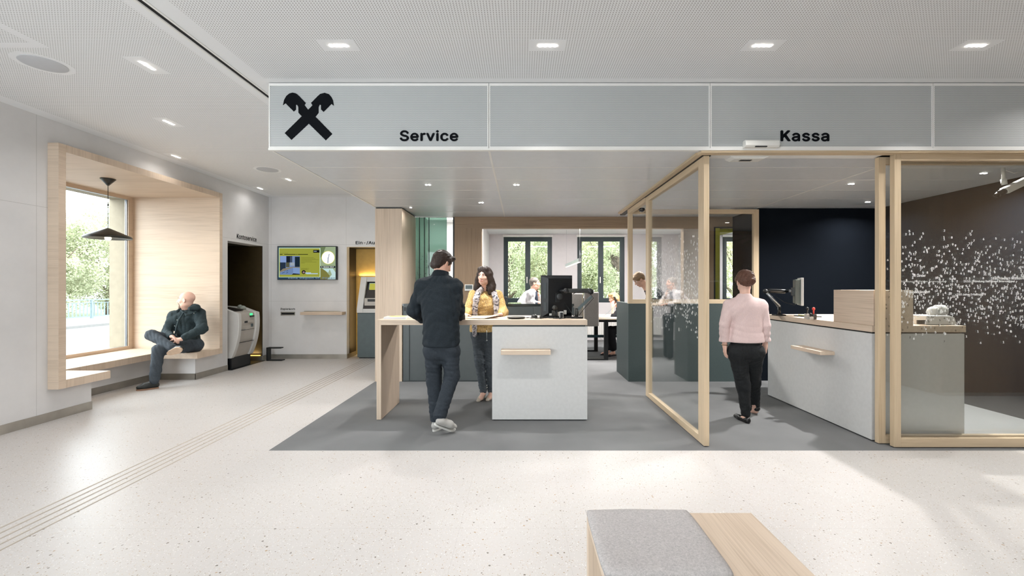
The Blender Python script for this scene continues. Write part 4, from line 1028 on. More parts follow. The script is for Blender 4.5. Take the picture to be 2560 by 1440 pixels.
t = thing('coin_dish', 'shallow dark round coin dish with shiny rim near the middle of the service desk', 'dish', (PX(1290, 4.95), 4.95, DT))
part('bowl', MB().lathe((PX(1290, 4.95), 4.95, DT), [(0.06, 0), (0.10, 0.012), (0.104, 0.020), (0.098, 0.020), (0.07, 0.008), (0.001, 0.006)], 40), M['dark_metal'], t)
part('pad', MB().lathe((PX(1290, 4.95), 4.95, DT + 0.009), [(0.066, 0), (0.066, 0.003)], 30), plain('dish_pad', (120, 100, 90), 0.4), t)
t = thing('loose_cable', 'tangle of thin black cables on the service desk behind the dish', 'cable', (PX(1340, 4.9), 4.9, DT))
rs = random.Random(4)
cb = MB()
for k in range(4):
    pts = []; xx = PX(1305, 4.92) + k * 0.05
    for i in range(14): pts.append((xx + i * 0.035, 4.93 + 0.05 * math.sin(i * 0.9 + k * 1.7) + k * 0.02, DT + 0.004 + 0.004 * (i % 3)))
    cb.tube(pts, 0.0028, 6)
part('strands', cb, M['plastic_black'], t)
# leaflets
t = thing('brochure_stack', 'thick white brochures with a yellow cover at the left end of the service desk', 'brochures', (PX(993, 4.95), 4.95, DT))
a = Vector((math.cos(0.05), math.sin(0.05), 0)); b_ = Vector((-a.y, a.x, 0))
c = Vector((PX(990, 4.93), 4.95, DT + 0.012))
part('pages', MB().obox(c, a, b_, (0, 0, 1), 0.12, 0.09, 0.012), plain('paper_white', (232, 232, 236), 0.8, var=0.005), t)
part('cover', MB().obox(c + Vector((0, 0, 0.0128)), a, b_, (0, 0, 1), 0.118, 0.088, 0.0006), plain('paper_pale', (226, 222, 196), 0.6), t)
part('cover_print', MB().obox(c + Vector((0.01, 0.02, 0.0138)), a, b_, (0, 0, 1), 0.09, 0.05, 0.0004), plain('yellow_print', (222, 196, 84), 0.6), t)
t = thing('leaflet', 'single pale leaflet lying between the brochure stack and the man in black', 'leaflet', (PX(1035, 5.0), 5.0, DT))
part('sheet', MB().obox((PX(1038, 5.0), 5.02, DT + 0.0015), (1, -0.2, 0), (0.2, 1, 0), (0, 0, 1), 0.075, 0.1, 0.0012), plain('leaflet_cream', (226, 206, 170), 0.7), t)
t = thing('open_folder', 'open cream document held flat on the desk between the man and the yellow-clad woman', 'document', (PX(1207, 5.05), 5.05, DT))
m = MB(); 
pl = [(PX(1164, 4.95), 4.93, DT + 0.003), (PX(1212, 4.95), 4.90, DT + 0.005), (PX(1250, 5.05), 5.02, DT + 0.035), (PX(1240, 5.2), 5.2, DT + 0.022), (PX(1175, 5.2), 5.2, DT + 0.004)]
m.add([Vector(q) for q in pl] + [Vector(q) + Vector((0, 0, 0.0025)) for q in pl], [(4, 3, 2, 1, 0), (5, 6, 7, 8, 9), (0, 1, 6, 5), (1, 2, 7, 6), (2, 3, 8, 7), (3, 4, 9, 8), (4, 0, 5, 9)])
part('sheets', m, plain('document_cream', (232, 216, 180), 0.7), t)
# thermostat on oak wall
t = thing('wall_control', 'small white framed control panel with grey display on the brown oak wall', 'control panel', (PX(1172, YW), YW - 0.01, PZ(728, YW)))
part('frame', MB().box(PX(1162, YW), PX(1183, YW), YW - 0.02, YW, PZ(727, YW), PZ(711, YW)), M['plastic_white'], t, 0.002)
part('display', MB().box(PX(1164, YW), PX(1181, YW), YW - 0.023, YW - 0.019, PZ(722.5, YW), PZ(713, YW)), M['slate'], t)

# ================================================================== things on the Kassa counter
KT = 1.084
t = thing('monitor', 'thin computer monitor seen nearly edge-on at the far end of the Kassa counter', 'monitor', (PX(2000, 5.55), 5.55, 1.2))
c = P(1997, 729, 5.5); ax = Vector((0.45, 0.9, 0)).normalized(); fw = Vector((-0.9, 0.45, 0)); up = Vector((0, 0, 1))
part('screen', MB().obox(c + Vector((0.02, 0, 0)), ax, fw, up, 0.20, 0.014, 0.17), M['plastic_lgrey'], t, 0.004)
part('back_cover', MB().obox(c - Vector((0.025, 0.0, 0)), ax, fw, up, 0.15, 0.03, 0.15), plain('grey_green_shell', (92, 98, 92), 0.5), t, 0.008)
part('mount', MB().obox(c - Vector((0.07, 0.0, 0)), ax, fw, up, 0.04, 0.02, 0.05), M['dark_metal'], t, 0.003)
t = thing('monitor_mount', 'glossy black swivel arm rising from the far end of the Kassa counter', 'monitor mount', (PX(1947, 5.6), 5.6, KT))
e0 = P(1948, 782, 5.6); e1 = P(1948, 766, 5.6); e2 = P(1914, 728, 5.6); e3 = P(1972, 727, 5.55)
part('post', MB().tube([(e0.x, 5.6, KT), e1], 0.018, 14), M['dark_metal'], t)
part('lower_arm', MB().tube([e1, e2], [0.022, 0.018], 14), M['chrome'], t)
part('joint', MB().ball(e2, 0.03, 14), M['plastic_black'], t)
part('upper_arm', MB().tube([e2, P(1925, 727, 5.6), P(1960, 728, 5.57), e3], [0.02, 0.03, 0.03, 0.016], 16), plain('gloss_black', (16, 18, 20), 0.15), t)
part('link', MB().tube([e3, P(1985, 727, 5.52)], 0.018, 12), M['chrome'], t)
part('clamp', MB().box(e0.x - 0.07, e0.x + 0.06, 5.55, 5.65, KT, KT + 0.015), M['plastic_black'], t, 0.003)
part('cable', MB().tube([P(1935, 738, 5.6), P(1960, 755, 5.58), P(1985, 762, 5.55), P(1996, 757, 5.5)], 0.004, 6), M['plastic_black'], t)
t = thing('notepad', 'yellow-topped notepad on a black folder on the Kassa counter', 'notepad', (PX(1962, 5.5), 5.45, KT))
part('folder', MB().box(3.42, 3.62, 5.30, 5.52, KT, KT + 0.010), M['plastic_black'], t)
part('pad', MB().box(3.45, 3.56, 5.36, 5.48, KT + 0.010, KT + 0.022), plain('pad_yellow', (214, 208, 150), 0.7), t)
t = thing('paper_sheet', 'white paper sheet on the Kassa counter between notepad and stamps', 'paper', (3.45, 5.1, KT))
part('sheet', MB().box(3.38, 3.50, 5.0, 5.16, KT, KT + 0.002), M['digits_w'], t)
def stamp(px, Y, h, hd, lab, red):
    x = PX(px, Y); t = thing('hand_stamp', lab, 'stamp', (x, Y, KT), 'hand stamps on the Kassa counter')
    part('base', MB().box(x - 0.022, x + 0.022, Y - 0.022, Y + 0.022, KT, KT + h * 0.45), M['plastic_grey'] if not red else M['plastic_black'], t, 0.002)
    part('handle', MB().lathe((x, Y, KT + h * 0.45), [(0.008, 0), (0.008, h * .35), (0.016, h * .4), (0.014, h * .55), (0.002, h * .6)], 16), M['plastic_black'] if not red else plain('stamp_red', (214, 62, 52), 0.4), t)
stamp(2018, 5.0, 0.13, 0, 'tall black-handled hand stamp on a beige base, left of the red one', False)
stamp(2034, 4.95, 0.13, 0, 'hand stamp with a bright red top on the Kassa counter', True)
stamp(2026, 4.93, 0.07, 0, 'short dark hand stamp between its two taller neighbours', False)
t = thing('keyboard', 'dark keyboard lying on the Kassa counter beside the oak screen box', 'keyboard', (3.62, 4.85, KT))
part('base', MB().obox((3.60, 4.9, KT + 0.008), (0.45, 0.9, 0), (-0.9, 0.45, 0), (0, 0, 1), 0.17, 0.07, 0.008), M['plastic_black'], t, 0.003)
kk = MB()
for j in range(4):
    for i in range(14): kk.obox(Vector((3.60, 4.9, KT + 0.019)) + Vector((0.45, 0.9, 0)).normalized() * (-0.15 + i * 0.023) + Vector((-0.9, 0.45, 0)).normalized() * (-0.05 + j * 0.03), (0.45, 0.9, 0), (-0.9, 0.45, 0), (0, 0, 1), 0.009, 0.011, 0.003)
part('keys', kk, plain('keys_black_2', (36, 38, 40), 0.5), t)
t = thing('coin_counter', 'pale grey coin counting machine with a round hopper behind the number-printed glass', 'machine', (3.9, 4.3, KT))
part('base', MB().prism([(PX(2291, 4.3), KT), (PX(2368, 4.3), KT), (PX(2362, 4.3), KT + 0.075), (PX(2350, 4.3), KT + 0.09), (PX(2293, 4.3), KT + 0.09)], 'Y', 4.2, 4.42), M['plastic_lgrey'], t, 0.008)
part('hopper', MB().lathe((PX(2352, 4.3), 4.3, KT + 0.13), [(0.05, -0.05), (0.06, -0.04), (0.06, 0.02), (0.05, 0.03)], 24, 'X').ball((PX(2334, 4.3), 4.3, KT + 0.12), 0.055, 16), M['plastic_lgrey'], t)
part('coin_tray', MB().obox((PX(2300, 4.2), 4.19, KT + 0.03), (1, 0, 0), (0, 1, 0), (0, 0, 1), 0.035, 0.01, 0.02), M['dark_metal'], t, 0.003)

# cameras
t = thing('security_camera', 'white box security camera with black lens hood hanging behind the right-hand glass', 'security camera', (PX(2512, 4.5), 4.5, 2.3))
Yc = 4.5
part('rod', MB().tube([(PX(2508, Yc), Yc, 2.664), P(2509, 452, Yc)], [0.016, 0.016], 14).tube([P(2509, 448, Yc), P(2511, 462, Yc)], 0.024, 14), M['plastic_white'], t)
q0, q1 = P(2510, 478, Yc - 0.05), P(2572, 448, Yc - 0.1)
d = (q1 - q0).normalized()
part('housing', MB().obox((q0 + q1) / 2, d, (0, 1, 0), d.cross(Vector((0, 1, 0))), (q1 - q0).length / 2, 0.035, 0.033), M['plastic_white'], t, 0.006)
part('lens_hood', MB().tube([q0 + d * 0.02, q0 - d * 0.05], [0.03, 0.032], 16).tube([q0 - d * 0.05, q0 - d * 0.08 - Vector((0, 0, 0.01))], [0.022, 0.024], 16), M['plastic_black'], t)
part('cable', MB().tube([P(2511, 425, Yc), P(2535, 433, Yc), P(2570, 424, Yc)], 0.004, 6), M['plastic_white'], t)
t = thing('dome_camera', 'small white dome camera with black bubble under the soffit behind the side door', 'security camera', (PX(1604, 6.6), 6.6, 2.6))
x = PX(1604, 6.45)
part('housing', MB().lathe((x, 6.45, 0), [(0.06, 2.667), (0.065, 2.64), (0.06, 2.60)], 24), M['plastic_white'], t)
part('bubble', MB().ball((x, 6.45, 2.592), 0.048, 20), plain('black_dome', (10, 12, 16), 0.05, spec=0.9), t)

# ================================================================== office furniture
def linear_pendant():
    a = Vector((1.14, 11.1, 1.985)); b_ = Vector((1.176, 8.8, 1.985))
    t = thing('linear_pendant', 'slim aluminium linear pendant light hanging before the right office window', 'pendant lamp', tuple((a + b_) / 2))
    d = (b_ - a).normalized(); s = d.cross(Vector((0, 0, 1)))
    d = (b_ - a).normalized(); s = d.cross(Vector((0, 0, 1)))
    part('housing', MB().obox((a + b_) / 2, d, s, (0, 0, 1), (b_ - a).length / 2, 0.03, 0.035), M['chrome'], t)
    part('diffuser', MB().obox((a + b_) / 2 - Vector((0, 0, 0.037)), d, s, (0, 0, 1), (b_ - a).length / 2 - 0.01, 0.024, 0.003), emit('pendant_diffuser', (255, 236, 190), 3.0), t)
    e = b_ - d * 0.02
    part('wire', MB().tube([e + Vector((0, 0, 0.2)), (e.x, e.y, 2.88)], 0.003, 6).tube([e + Vector((0, 0, 0.03)) - d * 0.04, e + Vector((0, 0, 0.2)), e + Vector((0, 0, 0.03)) + d * 0.04], 0.003, 6), M['chrome'], t)
    e = a + d * 0.02
    part('wire', MB().tube([e + Vector((0, 0, 0.03)), (e.x, e.y, 2.88)], 0.002, 6), M['chrome'], t)
linear_pendant()
t = thing('office_desk', 'sit-stand office desk on black frame legs behind the grey felt screen', 'desk', (2.0, 9.3, 0))
part('desktop', MB().box(1.05, 2.7, 8.66, 10.05, 0.80, 0.825), M['oakX'], t, 0.002)
part('frame', MB().box(1.1, 2.6, 8.72, 8.78, 0.75, 0.80).box(1.1, 2.6, 9.93, 9.99, 0.75, 0.80), M['plastic_black'], t)
def frame_leg(y):
    m = MB(); m.box(1.64, 1.72, y - 0.03, y + 0.03, 0.03, 0.75).box(0.95, 1.72, y - 0.03, y + 0.03, 0.0, 0.03)
    m.box(0.98, 1.04, y - 0.03, y + 0.03, 0.03, 0.75)
    return m
part('leg', frame_leg(8.72), M['plastic_black'], t); part('leg', frame_leg(9.9), M['plastic_black'], t)
part('leg', MB().box(2.5, 2.58, 8.69, 8.75, 0, 0.75), M['plastic_black'], t); part('leg', MB().box(2.5, 2.58, 9.87, 9.93, 0, 0.75), M['plastic_black'], t)
part('crossbar', MB().box(1.0, 2.5, 9.3, 9.34, 0.38, 0.43), plain('teal_bar', (40, 70, 80), 0.5), t)
t = thing('felt_screen', 'dark grey felt privacy screen wrapped around the desk end behind the monitor', 'privacy screen', (1.3, 8.6, 0.66))
part('panel', MB().box(PX(1460, 8.55), PX(1497, 8.55), 8.53, 8.60, PZ(816, 8.55), PZ(730, 8.55)), M['felt_dark'], t, 0.02)
part('panel', MB().box(PX(1422, 8.75), PX(1458, 8.75), 8.72, 8.79, PZ(812, 8.75), PZ(733, 8.75)), M['felt_dark'], t, 0.02)
part('side_wing', MB().box(PX(1458, 8.75) - 0.03, PX(1460, 8.55), 8.60, 9.9, 0.70, PZ(735, 8.75)), plain('felt_brown', (104, 98, 84), 0.95), t, 0.01)
t = thing('desk_papers', 'open folders and papers on the office desk in front of the blonde woman', 'papers', (1.65, 8.9, 0.825))
part('sheet', MB().obox((1.62, 8.9, 0.829), (1, 0.1, 0), (-0.1, 1, 0), (0, 0, 1), 0.15, 0.12, 0.003), M['digits_w'], t)
part('sheet', MB().obox((1.90, 8.95, 0.829), (1, -0.2, 0), (0.2, 1, 0), (0, 0, 1), 0.14, 0.1, 0.003), M['digits_w'], t)
part('binder', MB().obox((1.62, 8.78, 0.845), (1, 0.1, 0), (-0.1, 1, 0), (0, 0.1, 1), 0.16, 0.05, 0.012), M['plastic_lgrey'], t)
def office_chair(loc, rot, label, h=0.46, bh=0.95, w=0.26):
    X, Y, Z = loc
    t = thing('office_chair', label, 'office chair', loc, 'dark office chairs')
    R = Matrix.Rotation(rot, 3, 'Z')
    def w_(v): return R @ Vector(v) + Vector(loc)
    sm = MB(); sm.obox(w_((0, 0, h)), R @ Vector((1, 0, 0)), R @ Vector((0, 1, 0)), (0, 0, 1), 0.24, 0.24, 0.035)
    part('seat', sm, M['plastic_black'], t, 0.02)
    bm = MB()
    for k in range(7):
        a = -0.6 + k * 0.2; bm.obox(w_((w * math.sin(a) * 1.6, -0.25 + 0.10 * (1 - math.cos(a)), (h + bh) / 2 + 0.04)), R @ Vector((math.cos(a), math.sin(a), 0)), R @ Vector((-math.sin(a), math.cos(a), 0)), (0, 0, 1), 0.045, 0.018, (bh - h) / 2)
    part('backrest', bm, M['plastic_black'], t, 0.008)
    part('column', MB().tube([w_((0, 0, 0.10)), w_((0, 0, h - 0.03))], 0.028, 14), M['plastic_black'], t)
    sp = MB(); cs = MB()
    for k in range(5):
        a = k * 2 * math.pi / 5 + 0.3; e = (0.29 * math.cos(a), 0.29 * math.sin(a), 0.075)
        sp.tube([w_((0, 0, 0.11)), w_(e)], [0.026, 0.016], 10)
        cs.lathe(w_((e[0], e[1], 0.03)), [(0.028, -0.018), (0.028, 0.018)], 14, 'X')
    part('base', sp, M['plastic_black'], t); part('casters', cs, M['plastic_black'], t)
    return t
office_chair((-0.15, 8.7, 0), -1.3, 'dark office chair whose curved back shows above the low cabinet', 0.62, 1.22)
office_chair((2.35, 9.35, 0), 1.57, 'dark office chair the blonde woman sits on', 0.46, 1.12)
t = thing('back_desk', 'light oak desk beyond the low cabinet where the man in the white shirt leans', 'desk', (0.25, 9.3, 0))
part('desktop', MB().box(0.0, 0.75, 8.9, 9.7, 1.06, 1.085), M['oakX'], t, 0.002)
part('leg', MB().box(0.05, 0.1, 9.0, 9.05, 0, 1.06), M['plastic_black'], t); part('leg', MB().box(0.65, 0.7, 9.0, 9.05, 0, 1.06), M['plastic_black'], t)
part('leg', MB().box(0.05, 0.1, 9.55, 9.6, 0, 1.06), M['plastic_black'], t); part('leg', MB().box(0.65, 0.7, 9.55, 9.6, 0, 1.06), M['plastic_black'], t)
# ================================================================== figures: smooth distance fields turned into meshes
class Field:
    """union of tapered limbs with smooth blends, sampled on a grid and polygonised"""
    def __init__(s, h=0.006): s.p = []; s.h = h; s.cuts = []; s.fold = None
    def cap(s, a, b, ra, rb=None, k=0.02, flat=None, fs=1.0):
        a = np.array(a, float); b = np.array(b, float); rb = ra if rb is None else rb
        s.p.append(('c', a, b, ra, rb, k, None if flat is None else np.array(Vector(flat).normalized()), fs)); return s
    def chain(s, pts, rs, k=0.02, flat=None, fs=1.0):
        for i in range(len(pts) - 1): s.cap(pts[i], pts[i + 1], rs[i], rs[i + 1], k, flat, fs)
        return s
    def ell(s, c, ax, r, k=0.02, sub=False):
        """ax: 3 axis vectors, r: 3 radii"""
        s.p.append(('s' if sub else 'e', np.array(c, float), np.array([list(Vector(v).normalized()) for v in ax]), np.array(r, float), k)); return s
    def cut(s, pt, nrm): s.cuts.append((np.array(pt, float), np.array(Vector(nrm).normalized()))); return s
    def mesh(s):
        h = s.h; lo = np.full(3, 1e9); hi = np.full(3, -1e9)
        for q in s.p:
            if q[0] == 'c':
                r = max(q[3], q[4]); lo = np.minimum(lo, np.minimum(q[1], q[2]) - r); hi = np.maximum(hi, np.maximum(q[1], q[2]) + r)
            elif q[0] == 'e': lo = np.minimum(lo, q[1] - q[3].max()); hi = np.maximum(hi, q[1] + q[3].max())
        lo -= 4 * h; hi += 4 * h
        n = np.ceil((hi - lo) / h).astype(int) + 1
        G = [(lo[i] + h * np.arange(n[i])).astype(np.float32) for i in range(3)]
        f = np.full(n, 1.0, np.float32)
        def window(c0, c1, m):
            i0 = np.maximum(0, np.floor((c0 - m - lo) / h).astype(int)); i1 = np.minimum(n, np.ceil((c1 + m - lo) / h).astype(int) + 1)
            sl = tuple(slice(a, b) for a, b in zip(i0, i1))
            return sl, np.stack(np.meshgrid(*[G[i][sl[i]] for i in range(3)], indexing='ij'), -1)
        for q in s.p:
            if q[0] == 'c':
                _, a, b, ra, rb, k, fl, fs = q
                sl, X = window(np.minimum(a, b) - max(ra, rb), np.maximum(a, b) + max(ra, rb), k + 3 * h)
                w = X - a.astype(np.float32); d = b - a
                if fl is not None:
                    w = w + (fs - 1) * (w @ fl.astype(np.float32))[..., None] * fl.astype(np.float32)
                    d = d + (fs - 1) * d.dot(fl) * fl
                L = max(d.dot(d), 1e-9)
                t = np.clip((w @ d.astype(np.float32)) / L, 0, 1)
                dist = np.sqrt(((w - t[..., None] * d.astype(np.float32)) ** 2).sum(-1)) - (ra + (rb - ra) * t)
            else:
                _, c, A, r, k = q
                sl, X = window(c - r.max(), c + r.max(), k + 3 * h)
                w = (X - c.astype(np.float32)) @ A.T.astype(np.float32)
                k0 = np.sqrt(((w / r) ** 2).sum(-1)); k1 = np.sqrt(((w / r ** 2) ** 2).sum(-1)) + 1e-6
                dist = k0 * (k0 - 1) / k1
            o = f[sl]
            if q[0] == 's':
                hh = np.maximum(k - np.abs(o + dist), 0) / k
                f[sl] = np.maximum(o, -dist) + hh * hh * k * 0.25
            else:
                hh = np.maximum(k - np.abs(o - dist), 0) / k
                f[sl] = np.minimum(o, dist) - hh * hh * k * 0.25
        if s.fold:
            amp, fr, seed = s.fold
            X = np.stack(np.meshgrid(*G, indexing='ij'), -1); rs = np.random.RandomState(seed)
            acc = np.zeros(n, np.float32)
            for i in range(5):
                d = rs.normal(size=3); d /= np.linalg.norm(d); e = rs.normal(size=3); e /= np.linalg.norm(e)
                w1 = np.sin((X @ d.astype(np.float32)) * fr * rs.uniform(.7, 1.6) + 2.4 * np.sin((X @ e.astype(np.float32)) * fr * .4 + i)); acc += (1.3 - 2.6 * np.abs(w1)) if i % 2 == 0 else w1
            f += acc * (amp / 2.5)
        if s.cuts:
            X = np.stack(np.meshgrid(*G, indexing='ij'), -1)
            for c, nn in s.cuts: f = np.maximum(f, ((X - c) @ nn).astype(np.float32))
        return s.nets(f, lo, h)
    @staticmethod
    def nets(f, lo, h):
        s = f < 0
        n = f.shape
        c = [s[i:n[0] - 1 + i, j:n[1] - 1 + j, k:n[2] - 1 + k] for i in (0, 1) for j in (0, 1) for k in (0, 1)]
        allc = np.logical_and.reduce(c); anyc = np.logical_or.reduce(c)
        ids = np.argwhere(anyc & ~allc)
        idx = -np.ones((n[0] - 1, n[1] - 1, n[2] - 1), np.int64); idx[tuple(ids.T)] = np.arange(len(ids))
        pos = np.zeros((len(ids), 3)); cnt = np.zeros(len(ids))
        cor = [(i, j, k) for i in (0, 1) for j in (0, 1) for k in (0, 1)]
        for a in cor:
            for ax in range(3):
                if a[ax] == 1: continue
                b = list(a); b[ax] = 1
                v0 = f[tuple((ids + a).T)]; v1 = f[tuple((ids + b).T)]
                m = (v0 < 0) != (v1 < 0)
                t = np.where(m, v0 / np.where(m, v0 - v1, 1), 0)
                p = np.repeat(np.array(a, float)[None], len(ids), 0); p[:, ax] += t
                pos += p * m[:, None]; cnt += m
        V = lo + h * (ids + pos / np.maximum(cnt, 1)[:, None])
        quads = []
        for ax in range(3):
            o1, o2 = [(1, 2), (2, 0), (0, 1)][ax]
            s0 = np.take(s, np.arange(n[ax] - 1), ax); s1 = np.take(s, np.arange(1, n[ax]), ax)
            e = np.argwhere(s0 != s1)
            e = e[(e[:, o1] > 0) & (e[:, o2] > 0) & (e[:, o1] < n[o1] - 1) & (e[:, o2] < n[o2] - 1)]
            d1 = np.zeros(3, int); d1[o1] = 1; d2 = np.zeros(3, int); d2[o2] = 1
            q = np.stack([idx[tuple((e - d1 - d2).T)], idx[tuple((e - d2).T)], idx[tuple(e.T)], idx[tuple((e - d1).T)]], 1)
            flip = ~s0[tuple(e.T)]
            q[flip] = q[flip][:, ::-1]
            quads.append(q)
        return V, np.concatenate(quads)
def fpart(name, fld, m, parent, label=None):
    V, Q = fld.mesh()
    mb = MB(); mb.v = V; mb.f = Q.tolist(); mb.sm = [True] * len(Q)
    return part(name, mb, m, parent, label=label)

def fabric(name, rgb, d=0.05, sc=90, rough=0.85):
    return plain(name, rgb, rough, var=d, scale=sc, spec=0.25, bump=0.15, bscale=500)
SKIN = plain('skin', (224, 178, 156), 0.5, var=0.03, scale=20, spec=0.35, Subsurface_Weight=0.0)
SKIN_PALE = plain('skin_pale', (232, 190, 172), 0.5, var=0.03, scale=20, spec=0.35)
def hair_mat(name, a, b):
    n = N(name); p, x, y, z = n.pos()
    f = n.noise(n.mapv(p, (60, 60, 12)), 4.0, 4.0, 0.6)
    return n.done(n.bsdf(n.ramp(f, [(0.35, lin(a)), (0.65, lin(b))]), 0.5, 0, 0.4, Normal=n.bump(f, 0.6, 0.004)))
H_DARK = hair_mat('hair_dark_brown', (24, 18, 16), (62, 45, 37)); H_BROWN = hair_mat('hair_brown', (66, 42, 34), (112, 74, 58))
H_GREY = hair_mat('hair_greying', (70, 66, 62), (130, 122, 114)); H_BLOND = hair_mat('hair_blonde', (146, 114, 76), (204, 172, 126)); H_SANDY = hair_mat('hair_sandy', (118, 92, 64), (168, 136, 98))
WHITE_EYE = plain('eye_white', (232, 228, 222), 0.25); IRIS = plain('iris_dark', (50, 40, 34), 0.2); LIP = plain('lips', (196, 120, 112), 0.45); BROW = plain('brow_brown', (90, 66, 54), 0.8)

def frame(fwd, up):
    f = Vector(fwd).normalized(); u = Vector(up); u = (u - f * u.dot(f)).normalized(); r = f.cross(u)  # r: figure's right hand side
    return r, f, u
def add_head(B, c, fwd, up, s=1.0, neck=None, nr=0.054, fem=False):
    """c centre of the head (mid height); 0.235*s tall"""
    r, f, u = frame(fwd, up); A = (r, f, u); c = Vector(c)
    def at(x, y, z): return c + (r * x + f * y + u * z) * s
    j = 0.92 if fem else 1.0
    B.ell(at(0, -.016, .034), A, (.076 * s, .094 * s, .084 * s), .03)
    B.ell(at(0, .022, -.030), A, (.060 * j * s, .066 * s, .080 * s), .03)
    B.ell(at(0, .052, -.096), A, (.028 * j * s, .026 * s, .020 * s), .025)
    for q in (-1, 1):
        B.ell(at(q * .036, .055, -.022), A, (.022 * s, .020 * s, .022 * s), .02)
        B.ell(at(q * .046, .012, -.070), A, (.018 * s, .034 * s, .022 * s), .025)
    B.ell(at(0, .068, .030), A, (.050 * s, .016 * s, .012 * s), .015)
    for q in (-1, 1): B.ell(at(q * .031, .092, .010), A, (.017 * s, .016 * s, .011 * s), .012, sub=True)
    B.cap(at(0, .082, .016), at(0, .104, -.026), .008 * s, .0125 * s, .012)
    for q in (-1, 1): B.ell(at(q * .012, .094, -.030), A, (.008 * s, .010 * s, .007 * s), .008)
    B.ell(at(0, .080, -.056), A, (.024 * s, .012 * s, .006 * s), .006)
    B.ell(at(0, .078, -.068), A, (.020 * s, .012 * s, .007 * s), .006)
    for q in (-1, 1):
        B.ell(at(q * .078, -.004, -.008), (r * q + f * .5, f - r * q * .5, u), (.009 * s, .020 * s, .032 * s), .008)
        B.ell(at(q * .084, .000, -.004), (r * q + f * .5, f - r * q * .5, u), (.004 * s, .011 * s, .019 * s), .005, sub=True)
    if neck is not None:
        B.cap(at(0, -.022, -.055), neck, nr * s, nr * 1.12, .03)
    return at, (r, f, u)
def face_bits(at, A, root, s=1.0, brow=None, lips=True):
    r, f, u = A
    e = MB(); i_ = MB()
    for q in (-1, 1):
        p = at(q * .031, .0708, .009); part('eye', MB().ball(p, .0108 * s, 14), WHITE_EYE, root)
        part('iris', MB().ball(at(q * .031, .0757, .009), .0070 * s, 12), IRIS, root)
        part('eyebrow', MB().tube([at(q * .015, .0862, .0285), at(q * .032, .0850, .0345), at(q * .050, .0690, .0290)], [.0026 * s, .0030 * s, .0014 * s], 8), brow or BROW, root)
    if lips: part('lips', MB().tube([at(-.025, .0775, -.0575), at(-.012, .0885, -.0615), at(0, .0905, -.063), at(.012, .0885, -.0615), at(.025, .0775, -.0575)], [.0015 * s, .0050 * s, .0055 * s, .0050 * s, .0015 * s], 8), LIP, root)
def add_hand(B, wr, d, nrm, side, curl=0.5, s=1.0, spread=0.0, thumb=0.6, k=0.006):
    """wr wrist, d pointing direction, nrm: palm normal (fingers curl toward it), side: +1 thumb along d x nrm"""
    d = Vector(d).normalized(); nrm = Vector(nrm); nrm = (nrm - d * nrm.dot(d)).normalized(); lat = d.cross(nrm) * side; wr = Vector(wr)
    B.cap(wr, wr + d * .03 * s, .026 * s, .03 * s, .02, nrm, 1.35)
    kn = wr + d * .088 * s
    for i, (o, L) in enumerate(((.028, .072), (.0095, .080), (-.009, .074), (-.026, .058))):
        b = kn + lat * o * s - d * (0.006 * s if i == 3 else 0)
        B.cap(wr + d * .018 * s + lat * o * .75 * s, b, .0155 * s, .0125 * s, .014, nrm, 1.15)
        dd = (d + lat * (o * spread * 8)).normalized(); p = b
        for j, fr_ in enumerate((.45, .32, .23)):
            a = curl * (0.55 + 0.1 * i) * (1.0 + 0.25 * j)
            dd = (dd * math.cos(a) + nrm * math.sin(a)).normalized()
            nn = (nrm * math.cos(a) - dd * math.sin(a)); 
            q = p + dd * L * fr_ * s; B.cap(p, q, (.0092 - .0009 * j) * s, (.0084 - .0009 * j) * s, k); p = q
    t0 = wr + d * .022 * s + lat * .024 * s + nrm * .006 * s
    td = (d * .70 + lat * thumb + nrm * .35).normalized(); t1 = t0 + td * .038 * s
    B.cap(t0, t1, .0165 * s, .0115 * s, .012)
    td2 = (td * .85 + d * .35 + nrm * .25 * curl).normalized(); t2 = t1 + td2 * .030 * s
    B.cap(t1, t2, .0108 * s, .0098 * s, k); B.cap(t2, t2 + (td2 + d * .3).normalized() * .022 * s, .0098 * s, .008 * s, k)
def add_shoe(F_, heel, toe, up=(0, 0, 1), s=1.0, hgt=.05):
    heel = Vector(heel); toe = Vector(toe); up = Vector(up).normalized(); d = (toe - heel).normalized(); lat = d.cross(up)
    L = (toe - heel).length
    F_.cap(heel + d * .035 + up * .030, heel + d * L * .62 + up * .028, .036 * s, .044 * s, .03, lat, 1.05)
    F_.cap(heel + d * L * .6 + up * .026, toe - d * .035 + up * .022, .044 * s, .034 * s, .03, up, 1.35)
    F_.cap(heel + d * .04 + up * .035, heel + d * .055 + up * (hgt + .025), .035 * s, .034 * s, .02)
    F_.cap(heel + d * .08 + up * (hgt + .01), heel + d * L * .62 + up * .03, .03 * s, .028 * s, .03)
    F_.cut(heel, -up)
def sole(heel, toe, up=(0, 0, 1), w_=.046, th=.02):
    heel = Vector(heel); toe = Vector(toe); up = Vector(up).normalized(); d = (toe - heel).normalized(); lat = d.cross(up); L = (toe - heel).length
    hw = lambda u: max(0.0, 1 - abs(2 * u - 1) ** 3.2) ** .5 * (.76 + .24 * min(1, max(0, (u - .35) / .35)) - .10 * min(1, max(0, (u - .75) / .25)))
    us = [.5 - .5 * math.cos(math.pi * i / 14) for i in range(15)]
    out = [(u, hw(u)) for u in us]
    ring = out + [(u, -v) for u, v in out[::-1][1:-1]]
    vs = [heel + d * (u * L) + lat * (v * w_) - up * 0.0 for u, v in ring]; n = len(vs)
    vs2 = [v + up * th for v in vs]
    return MB().add(vs + vs2, [list(range(n))[::-1], list(range(n, 2 * n))] + [[i, (i + 1) % n, n + (i + 1) % n, n + i] for i in range(n)])

def mid(a, b, t=.5): return Vector(a).lerp(Vector(b), t)

def person(label, loc): return thing('person', label, 'person', loc)

